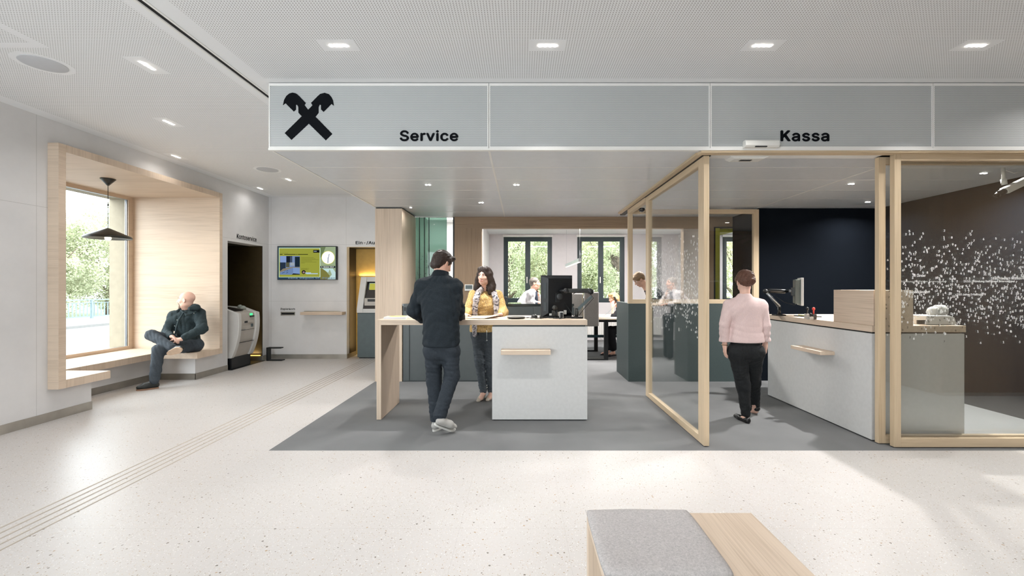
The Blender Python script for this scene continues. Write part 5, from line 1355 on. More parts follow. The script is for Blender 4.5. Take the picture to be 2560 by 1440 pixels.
# ------------------------------------------------------------------ man in black at the desk
def man_black():
    Y0 = 4.46
    root = person('standing man seen from behind in long black jacket and dark jeans, leaning on the desk', (PX(1105, Y0), Y0, 0))
    q = lambda px, py, y=Y0: P(px, py, y)
    pel = q(1104, 872); ch = q(1101, 748, 4.47); nb = q(1101, 689, 4.51)
    shL, shR = q(1057, 715, 4.49), q(1138, 717, 4.53)
    elL, elR = q(1036, 776, 4.56), q(1145, 776, 4.60)
    wrL, wrR = q(1060, 803, 4.84), q(1152, 797, 4.86)
    hpL, hpR = q(1083, 876), q(1125, 876)
    knL, knR = q(1085, 950, 4.50), q(1130, 940, 4.44)
    anL, anR = q(1091, 1047, 4.46), q(1100, 1037, 4.30)
    hd = q(1107, 659, 4.56); fw = Vector((.66, .70, -.42)); up = Vector((.20, .28, 1))
    B = Field(.0065)
    at, A = add_head(B, hd, fw, up, 1.02, nb, .056)
    B.cap(pel, ch, .105, .115, .03, (0, 1, 0), 1.3).cap(shL, shR, .05, .05, .03)
    B.chain([shL, elL, wrL], [.045, .04, .027]).chain([shR, elR, wrR], [.045, .04, .027])
    B.chain([hpL, knL, anL], [.078, .052, .036], .03).chain([hpR, knR, anR], [.078, .052, .036], .03)
    add_hand(B, wrL, (.85, .35, -.1), (0.1, -.2, -1), -1, .35); add_hand(B, wrR, (.35, .85, -.1), (-.1, .1, -1), -1, .3)
    fpart('body', B, SKIN, root); face_bits(at, A, root, 1.0)
    J = Field(.0075); J.fold = (.0048, 38, 3)
    J.cap(q(1103, 850), q(1102, 770, 4.45), .185, .180, .04, (0, 1, 0), 1.45)
    J.cap(q(1102, 775, 4.46), ch, .180, .165, .05, (0, 1, 0), 1.4)
    J.cap(q(1074, 742, 4.47), q(1126, 744, 4.50), .110, .105, .06, (0, 1, 0), 1.1)
    J.cap(shL, shR, .062, .062, .06).cap(q(1092, 703, 4.50), q(1062, 712, 4.49), .062, .062, .04).cap(q(1106, 703, 4.51), q(1132, 713, 4.52), .062, .062, .04).cap(q(1102, 726, 4.48), nb + Vector((0, 0, -.01)), .11, .066, .07)
    J.chain([shL, elL, wrL + (elL - wrL) * .12], [.070, .068, .048], .05).chain([shR, elR, wrR + (elR - wrR) * .08], [.070, .062, .048], .05)
    J.cap(nb + Vector((0, 0, -.03)), nb + Vector((0.01, .01, .02)), .076, .070, .03)
    J.cut(q(1103, 866), (0, 0, -1)); J.cut(nb + Vector((0.01, 0.01, .032)), (.10, .25, 1))
    fpart('jacket', J, fabric('black_wool', (33, 40, 46), .08), root)
    C = Field(.005); C.cap(nb + Vector((0, -.0, .0)), nb + Vector((0.012, .012, .04)), .086, .074, .01)
    C.cut(nb + Vector((.012, .012, .040)), (.10, .25, 1)); C.cut(nb + Vector((0, 0, .006)), (0, .1, -1))
    fpart('collar', C, fabric('black_collar', (22, 28, 34), .05), root)
    T = Field(.0075); T.fold = (.0036, 44, 5)
    T.cap(hpL, hpR, .098, .098, .04, (0, 1, 0), 1.05).cap(pel, pel + Vector((0, 0, .12)), .125, .12, .04, (0, 1, 0), 1.25)
    T.chain([hpL, knL, anL], [.092, .073, .062], .03).chain([hpR, knR, anR], [.092, .073, .062], .03)
    T.cut(anL + Vector((0, 0, -.02)), (0, 0, -1))
    fpart('jeans', T, fabric('dark_denim', (44, 50, 57), .07, 60), root)
    grey = plain('grey_suede', (170, 168, 164), .85, var=.04); wsole = plain('white_rubber', (214, 212, 206), .6)
    h1, t1 = Vector((PX(1084, 4.42), 4.40, .0)), Vector((PX(1084, 4.42) + .10, 4.65, .0))
    S = Field(.005); add_shoe(S, h1 + Vector((0, 0, .02)), t1 + Vector((0, 0, .02))); so_ = fpart('shoe', S, grey, root); part('sole', sole(h1, t1), wsole, so_)
    h2 = anR + Vector((-.05, -.045, -.080)); t2 = Vector((anR.x + .13, 4.40, .015)); u2 = Vector((.55, -.25, .9))
    S = Field(.005); add_shoe(S, h2 + u2.normalized() * .02, t2 + u2.normalized() * .02, u2, .92, .022); so_ = fpart('shoe', S, grey, root); part('sole', sole(h2, t2, u2), wsole, so_)
    Hh = Field(.005); Hh.fold = (.003, 95, 2)
    Hh.ell(at(0, -.020, .046), A, (.089, .103, .092), .02).ell(at(0, -.06, .0), A, (.072, .066, .080), .03).cap(at(-.03, -.075, -.05), at(.03, -.075, -.05), .035, .035, .03)
    for a_ in (-1, 1): Hh.ell(at(a_ * .066, .015, .02), A, (.020, .034, .036), .02)
    Hh.cap(at(-.05, .065, .085), at(.05, .072, .085), .022, .022, .03)
    Hh.ell(at(0, .11, -.015), A, (.075, .055, .075), .02, sub=True)
    for a_ in (-1, 1): Hh.ell(at(a_ * .088, .008, -.022), A, (.030, .028, .036), .01, sub=True)
    fpart('hair', Hh, H_DARK, root)
man_black()

# ------------------------------------------------------------------ woman with the yellow pullover
def woman_yellow():
    Y0 = 5.68
    root = person('smiling woman with long dark wavy hair, yellow patterned pullover and grey jeans behind the desk', (PX(1215, Y0), Y0, 0))
    q = lambda px, py, y=Y0: P(px, py, y)
    pel = q(1207, 828); ch = q(1212, 758, 5.66); nb = q(1214, 725, 5.66)
    shL, shR = q(1184, 738, 5.66), q(1244, 738, 5.66)
    elL, elR = q(1170, 779, 5.56), q(1258, 780, 5.55)
    wrL, wrR = q(1162, 788, 5.26), q(1252, 787, 5.28)
    hpL, hpR = q(1194, 836), q(1219, 836)
    knL, knR = q(1199, 905, 5.66), q(1226, 910, 5.68)
    anL, anR = q(1208, 982, 5.68), q(1229, 982, 5.72)
    hd = q(1211, 691, 5.60); fw = Vector((-.38, -.92, .02)); up = Vector((.05, 0, 1))
    B = Field(.006)
    at, A = add_head(B, hd, fw, up, .98, nb, .046, True)
    B.cap(pel, ch, .095, .10, .03, (0, 1, 0), 1.25).cap(shL, shR, .042, .042, .03)
    B.chain([shL, elL, wrL], [.038, .034, .022]).chain([shR, elR, wrR], [.038, .034, .022])
    B.chain([hpL, knL, anL], [.07, .046, .032], .03).chain([hpR, knR, anR], [.07, .046, .032], .03)
    add_hand(B, wrL, (.15, -.85, -.12), (.5, 0, -.8), 1, .35, .92); add_hand(B, wrR, (-.75, -.55, -.02), (-.1, -.3, -1), -1, .45, .92)
    B.cap(anL, anL + Vector((-.02, -.11, -.045)), .03, .026, .02); B.cap(anR, anR + Vector((-.02, -.11, -.045)), .03, .026, .02)
    fpart('body', B, SKIN_PALE, root); face_bits(at, A, root, .98, H_DARK)
    part('teeth', MB().tube([at(-.013, .0900, -.0625), at(0, .0938, -.0635), at(.013, .0900, -.0625)], [.0015, .003, .0015], 8), plain('teeth', (238, 234, 228), .3), root)
    n = N('yellow_print'); p, x, y, z = n.pos()
    v = n.n('ShaderNodeTexVoronoi', {'Vector': n.mapv(p, (1, 1, 1.5), (0, 0, 0), (0, .6, 0)), 'Scale': 115.0}).outputs['Distance']
    c = n.ramp(n.ma('ADD', v, n.ma('MULTIPLY', n.noise(p, 60, 2.0), .25)), [(.30, lin((244, 232, 208))), (.40, lin((226, 192, 124))), (.72, lin((214, 176, 106))), (.85, lin((160, 132, 108)))])
    yel = n.done(n.bsdf(c, .9, 0, .2))
    T = Field(.0068); T.fold = (.0034, 46, 8)
    T.cap(q(1206, 822), q(1210, 786, 5.66), .165, .150, .04, (0, 1, 0), 1.35)
    T.cap(q(1210, 790, 5.66), ch, .150, .148, .04, (0, 1, 0), 1.3)
    T.cap(q(1196, 752, 5.65), q(1230, 752, 5.65), .105, .105, .04, (0, 1, 0), 1.05)
    for dx in (-16, 12): T.ell(q(1212 + dx, 766, 5.58), ((1, 0, 0), (0, 1, 0), (0, 0, 1)), (.062, .055, .062), .03)
    T.cap(shL, shR, .056, .056, .04)
    T.chain([shL, elL, wrL + (elL - wrL) * .16], [.064, .058, .042], .03).chain([shR, elR, wrR + (elR - wrR) * .16], [.064, .058, .042], .03)
    T.cut(q(1206, 829), (0, 0, -1)); T.ell(nb + Vector((0, -.06, .045)), ((1, 0, 0), (0, 1, 0), (0, 0, 1)), (.068, .08, .055), .01, sub=True)
    fpart('pullover', T, yel, root)
    n = N('scarf_print'); p, x, y, z = n.pos()
    c = n.ramp(n.noise(n.mapv(p, (1, 1, 1.6)), 26, 3.0, .6, 1.0), [(.40, lin((66, 66, 78))), (.47, lin((202, 196, 200))), (.62, lin((232, 226, 226)))])
    sm = n.done(n.bsdf(c, .9, 0, .2))
    for sx, pts in ((-1, [(1203, 724, 5.60), (1195, 732, 5.56), (1190, 750, 5.52), (1187, 775, 5.52), (1186, 800, 5.53), (1187, 838, 5.54)]), (1, [(1226, 724, 5.60), (1235, 732, 5.56), (1240, 750, 5.53), (1242, 775, 5.53), (1241, 800, 5.54)])):
        S = Field(.006); S.chain([q(*a) for a in pts], [.034, .034, .036, .034, .034, .026], .02, (0, 1, 0), 2.6); S.fold = (.003, 60, 4); fpart('scarf', S, sm, root)
    S = Field(.006); S.chain([q(1203, 724, 5.60), q(1206, 716, 5.70), q(1222, 716, 5.70), q(1226, 724, 5.60)], [.03, .032, .032, .03], .02); fpart('scarf', S, sm, root)
    T = Field(.007); T.fold = (.0036, 60, 9)
    T.cap(hpL, hpR, .088, .088, .04, (0, 1, 0), 1.05).cap(pel, pel + Vector((0, 0, .04)), .115, .11, .04, (0, 1, 0), 1.2)
    T.chain([hpL, knL, anL + Vector((0, 0, .03))], [.080, .060, .045], .03).chain([hpR, knR, anR + Vector((0, 0, .03))], [.080, .060, .045], .03)
    fpart('jeans', T, fabric('grey_denim', (78, 84, 90), .06, 60), root)
    beige = plain('beige_pump', (196, 184, 168), .5, var=.03)
    for an, dx in ((anL, -.03), (anR, -.02)):
        hp_ = Vector((an.x, an.y + .04, .035)); tp = Vector((an.x + dx - .02, an.y - .17, .0))
        S = Field(.005); d = (tp - hp_).normalized()
        S.cap(hp_ + Vector((0, 0, .025)), mid(hp_, tp, .5) + Vector((0, 0, .012)), .033, .034, .03); S.cap(mid(hp_, tp, .5) + Vector((0, 0, .014)), tp + Vector((0, .03, .016)), .036, .026, .02, (0, 0, 1), 1.3)
        S.ell(an + Vector((-.01, -.05, -.010)), ((1, 0, 0), (0, 1, 0), (0, 0, 1)), (.026, .07, .03), .01, sub=True)
        S.cap(hp_ + Vector((0, 0, -.0)), Vector((hp_.x, hp_.y, .008)), .02, .012, .01); S.cut((0, 0, 0.001), (0, 0, -1))
        fpart('shoe', S, beige, root)
    Hh = Field(.006); Hh.fold = (.0045, 55, 12)
    Hh.ell(at(0, -.018, .042), A, (.090, .100, .090), .02)
    for a_, L in ((-1, .215), (1, .22)):
        Hh.chain([at(a_ * .074, .010, .03), at(a_ * .086, -.015, -.04), at(a_ * .098, -.03, -.11), at(a_ * .100, -.022, -.165), at(a_ * .088, -.01, -L)], [.030, .036, .044, .044, .022], .03)
    Hh.chain([at(0, -.07, .0), at(0, -.08, -.09), at(0, -.07, -.17)], [.07, .07, .05], .04)
    Hh.cap(at(-.048, .050, .094), at(.048, .046, .096), .022, .022, .03)
    Hh.ell(at(0, .115, -.020), A, (.060, .062, .088), .015, sub=True); Hh.ell(at(0, .06, -.15), A, (.05, .08, .09), .02, sub=True)
    fpart('hair', Hh, H_DARK, root)
    Z = MB().tube([q(1217, 826, 5.55), q(1217, 848, 5.54)], .004, 6).ball(q(1217, 851, 5.54), .010, 10)
    part('key_chain', Z, M['chrome'], root)
woman_yellow()

# ------------------------------------------------------------------ seated bald man
def man_seated():
    root = person('bald bearded man in a dark hooded jacket sitting cross-legged in the window niche looking outside', (-5.25, 6.8, 0))
    q = P
    pel = q(474, 862, 6.93); ch = q(463, 806, 6.96); nb = q(464, 776, 6.98)
    shL, shR = q(434, 790, 6.90), q(498, 783, 7.00)
    elL, elR = q(417, 833, 6.76), q(506, 822, 6.80)
    wrL, wrR = q(430, 842, 6.55), q(453, 848, 6.56)
    hpL, hpR = q(462, 862, 6.90), q(489, 862, 6.92)
    knL, anL = q(379, 838, 6.50), q(430, 869, 6.36)
    knR, anR = q(396, 876, 6.34), q(386, 950, 6.24)
    hd = q(465.5, 750, 6.90); fw = Vector((-.95, -.28, .0)); up = Vector((0, 0, 1))
    B = Field(.0065)
    at, A = add_head(B, hd, fw, up, 1.10, nb, .060)
    B.cap(pel, ch, .12, .125, .03, (0.2, 1, 0), 1.2).cap(shL, shR, .052, .052, .03)
    B.chain([shL, elL, wrL], [.047, .042, .029]).chain([shR, elR, wrR], [.047, .042, .029])
    B.chain([hpL, knL, anL], [.082, .056, .038], .03).chain([hpR, knR, anR], [.082, .056, .038], .03)
    add_hand(B, wrL, (.75, -.20, -.30), (.1, -.5, -1), 1, .55, 1.0); add_hand(B, wrR, (-.85, -.25, .05), (.1, .3, -1), 1, .6, 1.0)
    fpart('body', B, SKIN_PALE, root); face_bits(at, A, root, 1.10)
    Bd = Field(.005); Bd.fold = (.0012, 160, 3)
    Bd.ell(at(0, .066, -.090), A, (.034, .030, .030), .015).ell(at(0, .090, -.048), A, (.024, .010, .006), .01).cap(at(-.026, .08, -.05), at(-.028, .07, -.08), .007, .009, .01).cap(at(.026, .08, -.05), at(.028, .07, -.08), .007, .009, .01)
    Bd.cap(at(0, .082, -.100), at(0, .084, -.118), .018, .010, .01)
    Bd.ell(at(0, .098, -.062), A, (.018, .018, .010), .006, sub=True)
    fpart('beard', Bd, hair_mat('beard_greying', (110, 92, 80), (176, 156, 140)), root)
    J = Field(.0075); J.fold = (.0042, 50, 15)
    J.cap(pel + Vector((0, 0, .03)), ch, .165, .168, .05, (.2, 1, 0), 1.25)
    J.cap(q(446, 800, 6.90), q(484, 796, 6.98), .115, .115, .05)
    J.cap(shL, shR, .075, .075, .05).cap(ch, nb + Vector((0, 0, .01)), .13, .085, .05)
    J.chain([shL, elL, wrL + (elL - wrL) * .14], [.076, .066, .048], .03).chain([shR, elR, wrR + (elR - wrR) * .14], [.080, .070, .048], .03)
    J.ell(nb + Vector((-.02, -.10, .07)), ((1, 0, 0), (0, 1, 0), (0, 0, 1)), (.07, .09, .075), .01, sub=True)
    J.cut((0, 0, .437), (0, 0, -1))
    jm = fabric('dark_parka', (46, 58, 62), .08, 40)
    fpart('jacket', J, jm, root)
    pk = Field(.006); pk.chain([q(457, 784, 6.76), q(447, 800, 6.735), q(441, 818, 6.72), q(438, 834, 6.72)], [.016, .016, .016, .014], .01, (.3, 1, 0), 1.6)
    pk.chain([q(452, 776, 6.80), q(466, 788, 6.765), q(490, 780, 6.82)], [.014, .018, .016], .01, (.3, 1, 0), 1.6)
    fpart('placket', pk, jm, root)
    Hd = Field(.0065); Hd.fold = (.003, 50, 6)
    Hd.chain([at(.03, -.02, -.125), at(-.01, -.11, -.10), at(-.08, -.15, -.11), at(-.13, -.10, -.12)], [.035, .042, .050, .034], .03)
    Hd.chain([at(.05, .03, -.145), at(.035, .085, -.135), at(.0, .10, -.16)], [.024, .02, .024], .02)
    fpart('hood', Hd, jm, root)
    Cc = Field(.005); Cc.cap(nb, nb + Vector((-.005, -.01, .05)), .078, .072, .01); Cc.cut(nb + Vector((0, 0, .055)), (-.3, -.3, 1)); Cc.cut(nb, (0, 0, -1))
    fpart('shirt_collar', Cc, fabric('charcoal_shirt', (42, 46, 52), .05), root)
    bt = MB()
    for px, py in ((443, 800), (437, 815), (433, 828), (462, 785), (485, 783)):
        bt.ball(q(px, py, 6.765 if px < 450 else 6.80), .007, 8)
    part('snaps', bt, plain('snap_metal', (190, 192, 190), .3, metal=.8), root)
    T = Field(.0075); T.fold = (.0042, 42, 17)
    T.cap(hpL, hpR, .105, .105, .04)
    T.chain([hpL, knL, anL], [.100, .074, .056], .03).chain([hpR, knR, anR], [.100, .076, .060], .03)
    T.cut((0, 0, .437), (0, 0, -1)) if False else None
    fpart('jeans', T, fabric('charcoal_denim', (66, 74, 82), .06, 60), root)
    blk = plain('black_leather', (26, 32, 32), .45, var=.04); gum = plain('gum_sole', (150, 118, 96), .7); tan = plain('worn_sole', (196, 170, 146), .8, var=.06)
    h1 = Vector((anR.x + .02, anR.y + .055, 0)); t1 = Vector((q(351, 973, 6.2).x, 6.13, 0))
    S = Field(.005); add_shoe(S, h1 + Vector((0, 0, .02)), t1 + Vector((0, 0, .02)), (0, 0, 1), 1.08); so_ = fpart('shoe', S, blk, root); part('sole', sole(h1, t1, (0, 0, 1), .052), gum, so_)
    part('laces', MB().tube([mid(h1, t1, .45) + Vector((-.02, -.02, .085)), mid(h1, t1, .5) + Vector((.02, .02, .075))], .004, 6).tube([mid(h1, t1, .5) + Vector((-.02, -.02, .075)), mid(h1, t1, .56) + Vector((.02, .02, .066))], .004, 6), blk, so_)
    h2 = anL + Vector((-.03, -.055, -.09)); t2 = q(456, 872, 6.22); up2 = Vector((.05, .90, .55))
    d2 = (t2 - h2).normalized(); up2 = (up2 - d2 * up2.dot(d2)).normalized(); t2 = h2 + d2 * .29
    S = Field(.005); add_shoe(S, h2 + up2 * .02, t2 + up2 * .02, up2, 1.05); so_ = fpart('shoe', S, blk, root); part('sole', sole(h2, t2, up2, .052), tan, so_, label='pale worn shoe sole turned to the viewer')
man_seated()

# ------------------------------------------------------------------ woman in pink
def woman_pink():
    Y0 = 4.72
    root = person('woman seen from behind in pale pink cardigan and black trousers walking into the Kassa area', (PX(1863, Y0), Y0, 0))
    q = lambda px, py, y=Y0: P(px, py, y)
    pel = q(1864, 868); ch = q(1864, 785, 4.72); nb = q(1862, 738, 4.71)
    shL, shR = q(1823, 763), q(1904, 763)
    elL, elR = q(1811, 812, 4.70), q(1913, 812, 4.70)
    wrL, wrR = q(1812, 862, 4.74), q(1913, 862, 4.78)
    hpL, hpR = q(1844, 880), q(1884, 880)
    knL, knR = q(1858, 962, 4.74), q(1884, 955, 4.86)
    anL, anR = q(1864, 1044, 4.72), q(1888, 1026, 5.02)
    hd = q(1861, 704, 4.74); fw = Vector((.05, .99, -.08)); up = Vector((0, .05, 1))
    B = Field(.006)
    at, A = add_head(B, hd, fw, up, .96, nb, .047, True)
    B.cap(pel, ch, .10, .105, .03, (0, 1, 0), 1.25).cap(shL, shR, .045, .045, .03)
    B.chain([shL, elL, wrL], [.04, .036, .024]).chain([shR, elR, wrR], [.04, .036, .024])
    B.chain([hpL, knL, anL], [.078, .05, .032], .03).chain([hpR, knR, anR], [.078, .05, .032], .03)
    add_hand(B, wrL, (.06, .1, -1), (1, -.1, 0), -1, .3, .92); add_hand(B, wrR, (-.04, .15, -1), (-1, -.1, 0), 1, .35, .92)
    for an in (anL, anR): B.cap(an, an + Vector((0, .10, -.045)), .03, .024, .02)
    fpart('body', B, SKIN_PALE, root); face_bits(at, A, root, .96)
    T = Field(.0072); T.fold = (.0036, 40, 22)
    T.cap(q(1864, 845), q(1864, 800, 4.72), .190, .160, .04, (0, 1, 0), 1.5)
    T.cap(q(1864, 805), ch, .160, .158, .05, (0, 1, 0), 1.4)
    T.cap(q(1838, 775), q(1888, 775), .11, .11, .05, (0, 1, 0), 1.1)
    T.cap(shL, shR, .056, .056, .06).cap(q(1862, 764), nb + Vector((0, 0, -.01)), .10, .060, .07)
    T.chain([shL, elL, wrL + (elL - wrL) * .10], [.060, .050, .045], .010).chain([shR, elR, wrR + (elR - wrR) * .10], [.060, .050, .045], .010)
    T.cut(q(1864, 853), (0, 0, -1)) if False else None
    T.cap(wrL + (elL - wrL) * .2, wrL + (elL - wrL) * .06, .05, .054, .02).cap(wrR + (elR - wrR) * .2, wrR + (elR - wrR) * .06, .05, .054, .02)
    T.cut(q(1864, 855), (0, 0, -1)); T.cut(nb + Vector((0, 0, .018)), (0, 0, 1))
    fpart('cardigan', T, fabric('pale_pink_knit', (226, 202, 200), .03, 120), root)
    T = Field(.0072); T.fold = (.0028, 50, 23)
    T.cap(hpL, hpR, .105, .105, .04, (0, 1, 0), 1.0).cap(pel, pel + Vector((0, 0, .08)), .135, .13, .04, (0, 1, 0), 1.25)
    for h_ in (hpL, hpR): T.ell(h_ + Vector((0, -.035, -.01)), ((1, 0, 0), (0, 1, 0), (0, 0, 1)), (.085, .075, .09), .03)
    T.chain([hpL, knL, anL + Vector((0, 0, .04))], [.098, .068, .045], .03).chain([hpR, knR, anR + Vector((0, 0, .04))], [.098, .068, .045], .03)
    fpart('trousers', T, fabric('black_trousers', (34, 36, 38), .08, 80), root)
    bk = plain('black_ballerina', (18, 18, 20), .4)
    for an, z0, lift in ((anL, 0.0, 0), (anR, .045, 1)):
        hp_ = Vector((an.x, an.y - .035, z0)); tp = Vector((an.x - .02, an.y + .19, max(0, z0 - .04)))
        S = Field(.005); S.cap(hp_ + Vector((0, 0, .028)), mid(hp_, tp, .5) + Vector((0, 0, .022)), .034, .036, .03); S.cap(mid(hp_, tp, .5) + Vector((0, 0, .022)), tp + Vector((0, -.03, .02)), .038, .03, .02, (0, 0, 1), 1.3)
        S.ell(mid(hp_, tp, .38) + Vector((0, 0, .062)), ((1, 0, 0), (0, 1, 0), (0, 0, 1)), (.030, .075, .034), .01, sub=True); S.cut((0, 0, .001), (0, 0, -1))
        fpart('shoe', S, bk, root)
    Hh = Field(.0055); Hh.fold = (.0028, 70, 24)
    Hh.ell(at(0, -.020, .042), A, (.088, .102, .088), .02).ell(at(0, -.07, .01), A, (.070, .055, .068), .03).cap(at(-.04, -.09, .00), at(.04, -.09, .0), .03, .03, .03).ell(at(.03, -.085, .075), A, (.035, .03, .028), .02)
    for a_ in (-1, 1): Hh.ell(at(a_ * .070, .02, .025), A, (.018, .036, .034), .02)
    Hh.ell(at(0, .115, -.010), A, (.066, .060, .075), .02, sub=True)
    for a_ in (-1, 1): Hh.ell(at(a_ * .092, .000, -.022), A, (.030, .030, .030), .01, sub=True)
    fpart('hair', Hh, H_BROWN, root)
    part('bracelet', MB().tube([wrL + Vector((.03 * math.cos(a), .03 * math.sin(a), .0)) for a in [i * math.pi / 8 for i in range(17)]], .004, 8), plain('brass', (150, 120, 80), .3, metal=.8), root)
woman_pink()

# ------------------------------------------------------------------ man in white shirt on the phone
def man_white():
    Y0 = 9.0
    root = person('grey-haired man in white shirt and dark tie phoning before the left office window', (PX(1318, Y0), Y0, 0))
    q = lambda px, py, y=Y0: P(px, py, y)
    pel = q(1300, 790, 8.85); ch = q(1322, 745); nb = q(1332, 728)
    shL, shR = q(1327, 736, 8.80), q(1326, 737, 9.2)
    elL, elR = q(1328, 758, 8.78), q(1349, 757, 9.25)
    wrL, wrR = q(1350, 760, 8.9), q(1346.5, 737, 9.12)
    hd = q(1338, 708.5); fw = Vector((.95, -.25, .05)); up = Vector((-.05, 0, 1))
    B = Field(.009)
    at, A = add_head(B, hd, fw, up, 1.02, nb, .055)
    hpL, hpR = pel + Vector((0, -.10, 0)), pel + Vector((0, .10, 0)); knL, knR = hpL + Vector((.42, 0, -.03)), hpR + Vector((.42, 0, -.03)); anL, anR = Vector((knL.x, knL.y, .08)), Vector((knR.x, knR.y, .08))
    B.cap(pel, ch, .11, .12, .03).cap(shL, shR, .05, .05, .03).chain([shL, elL, wrL], [.046, .04, .028]).chain([shR, elR, wrR], [.046, .04, .028])
    B.chain([hpL, knL, anL], [.08, .055, .04]).chain([hpR, knR, anR], [.08, .055, .04])
    add_hand(B, wrL, (1, 0, -.1), (0, 0, -1), 1, .3); add_hand(B, wrR, (-.2, -.35, 1), (-.6, -.2, 0), 1, .9)
    fpart('body', B, SKIN, root); face_bits(at, A, root, 1.02)
    S = Field(.009); S.fold = (.005, 42, 31)
    S.cap(pel, mid(pel, ch, .6), .165, .165, .05, (.3, 0, 0), 1.1).cap(mid(pel, ch, .5), ch, .165, .15, .05).cap(shL, shR, .075, .075, .05).cap(ch, nb, .12, .07, .04)
    S.chain([shL, elL, wrL + (elL - wrL) * .1], [.078, .066, .045], .03).chain([shR, elR, wrR + (elR - wrR) * .15], [.07, .06, .042], .03)
    fpart('shirt', S, fabric('white_cotton', (222, 220, 224), .02, 40), root)
    T = Field(.009); T.cap(hpL, hpR, .11, .11, .03).chain([hpL, knL, anL], [.10, .075, .06]).chain([hpR, knR, anR], [.10, .075, .06]); fpart('trousers', T, fabric('dark_suit', (36, 38, 44), .05), root)
    t0 = nb + Vector((.075, -.06, -.01)); part('tie', MB().tube([t0, ch + Vector((.15, -.07, .0)), ch + Vector((.16, -.07, -.14))], [.02, .035, .04], 8), fabric('navy_tie', (40, 46, 58), .05), root)
    Hh = Field(.007); Hh.fold = (.002, 90, 3)
    Hh.ell(at(0, -.022, .044), A, (.086, .100, .086), .02).ell(at(0, -.06, .0), A, (.068, .055, .066), .03); Hh.ell(at(0, .10, -.01), A, (.075, .055, .075), .02, sub=True)
    for a_ in (-1, 1): Hh.ell(at(a_ * .09, .004, -.02), A, (.03, .03, .034), .01, sub=True)
    fpart('hair', Hh, H_GREY, root)
    ph = thing('phone_handset', 'dark phone handset held to the ear of the man in the white shirt', 'phone', tuple(wrR + Vector((0, 0, .05))))
    part('handset', MB().obox(wrR + Vector((-.035, -.05, .085)), (.25, .2, 1), (1, 0, 0), (0, 1, 0), .075, .014, .018), M['plastic_black'], ph, .004)
man_white()

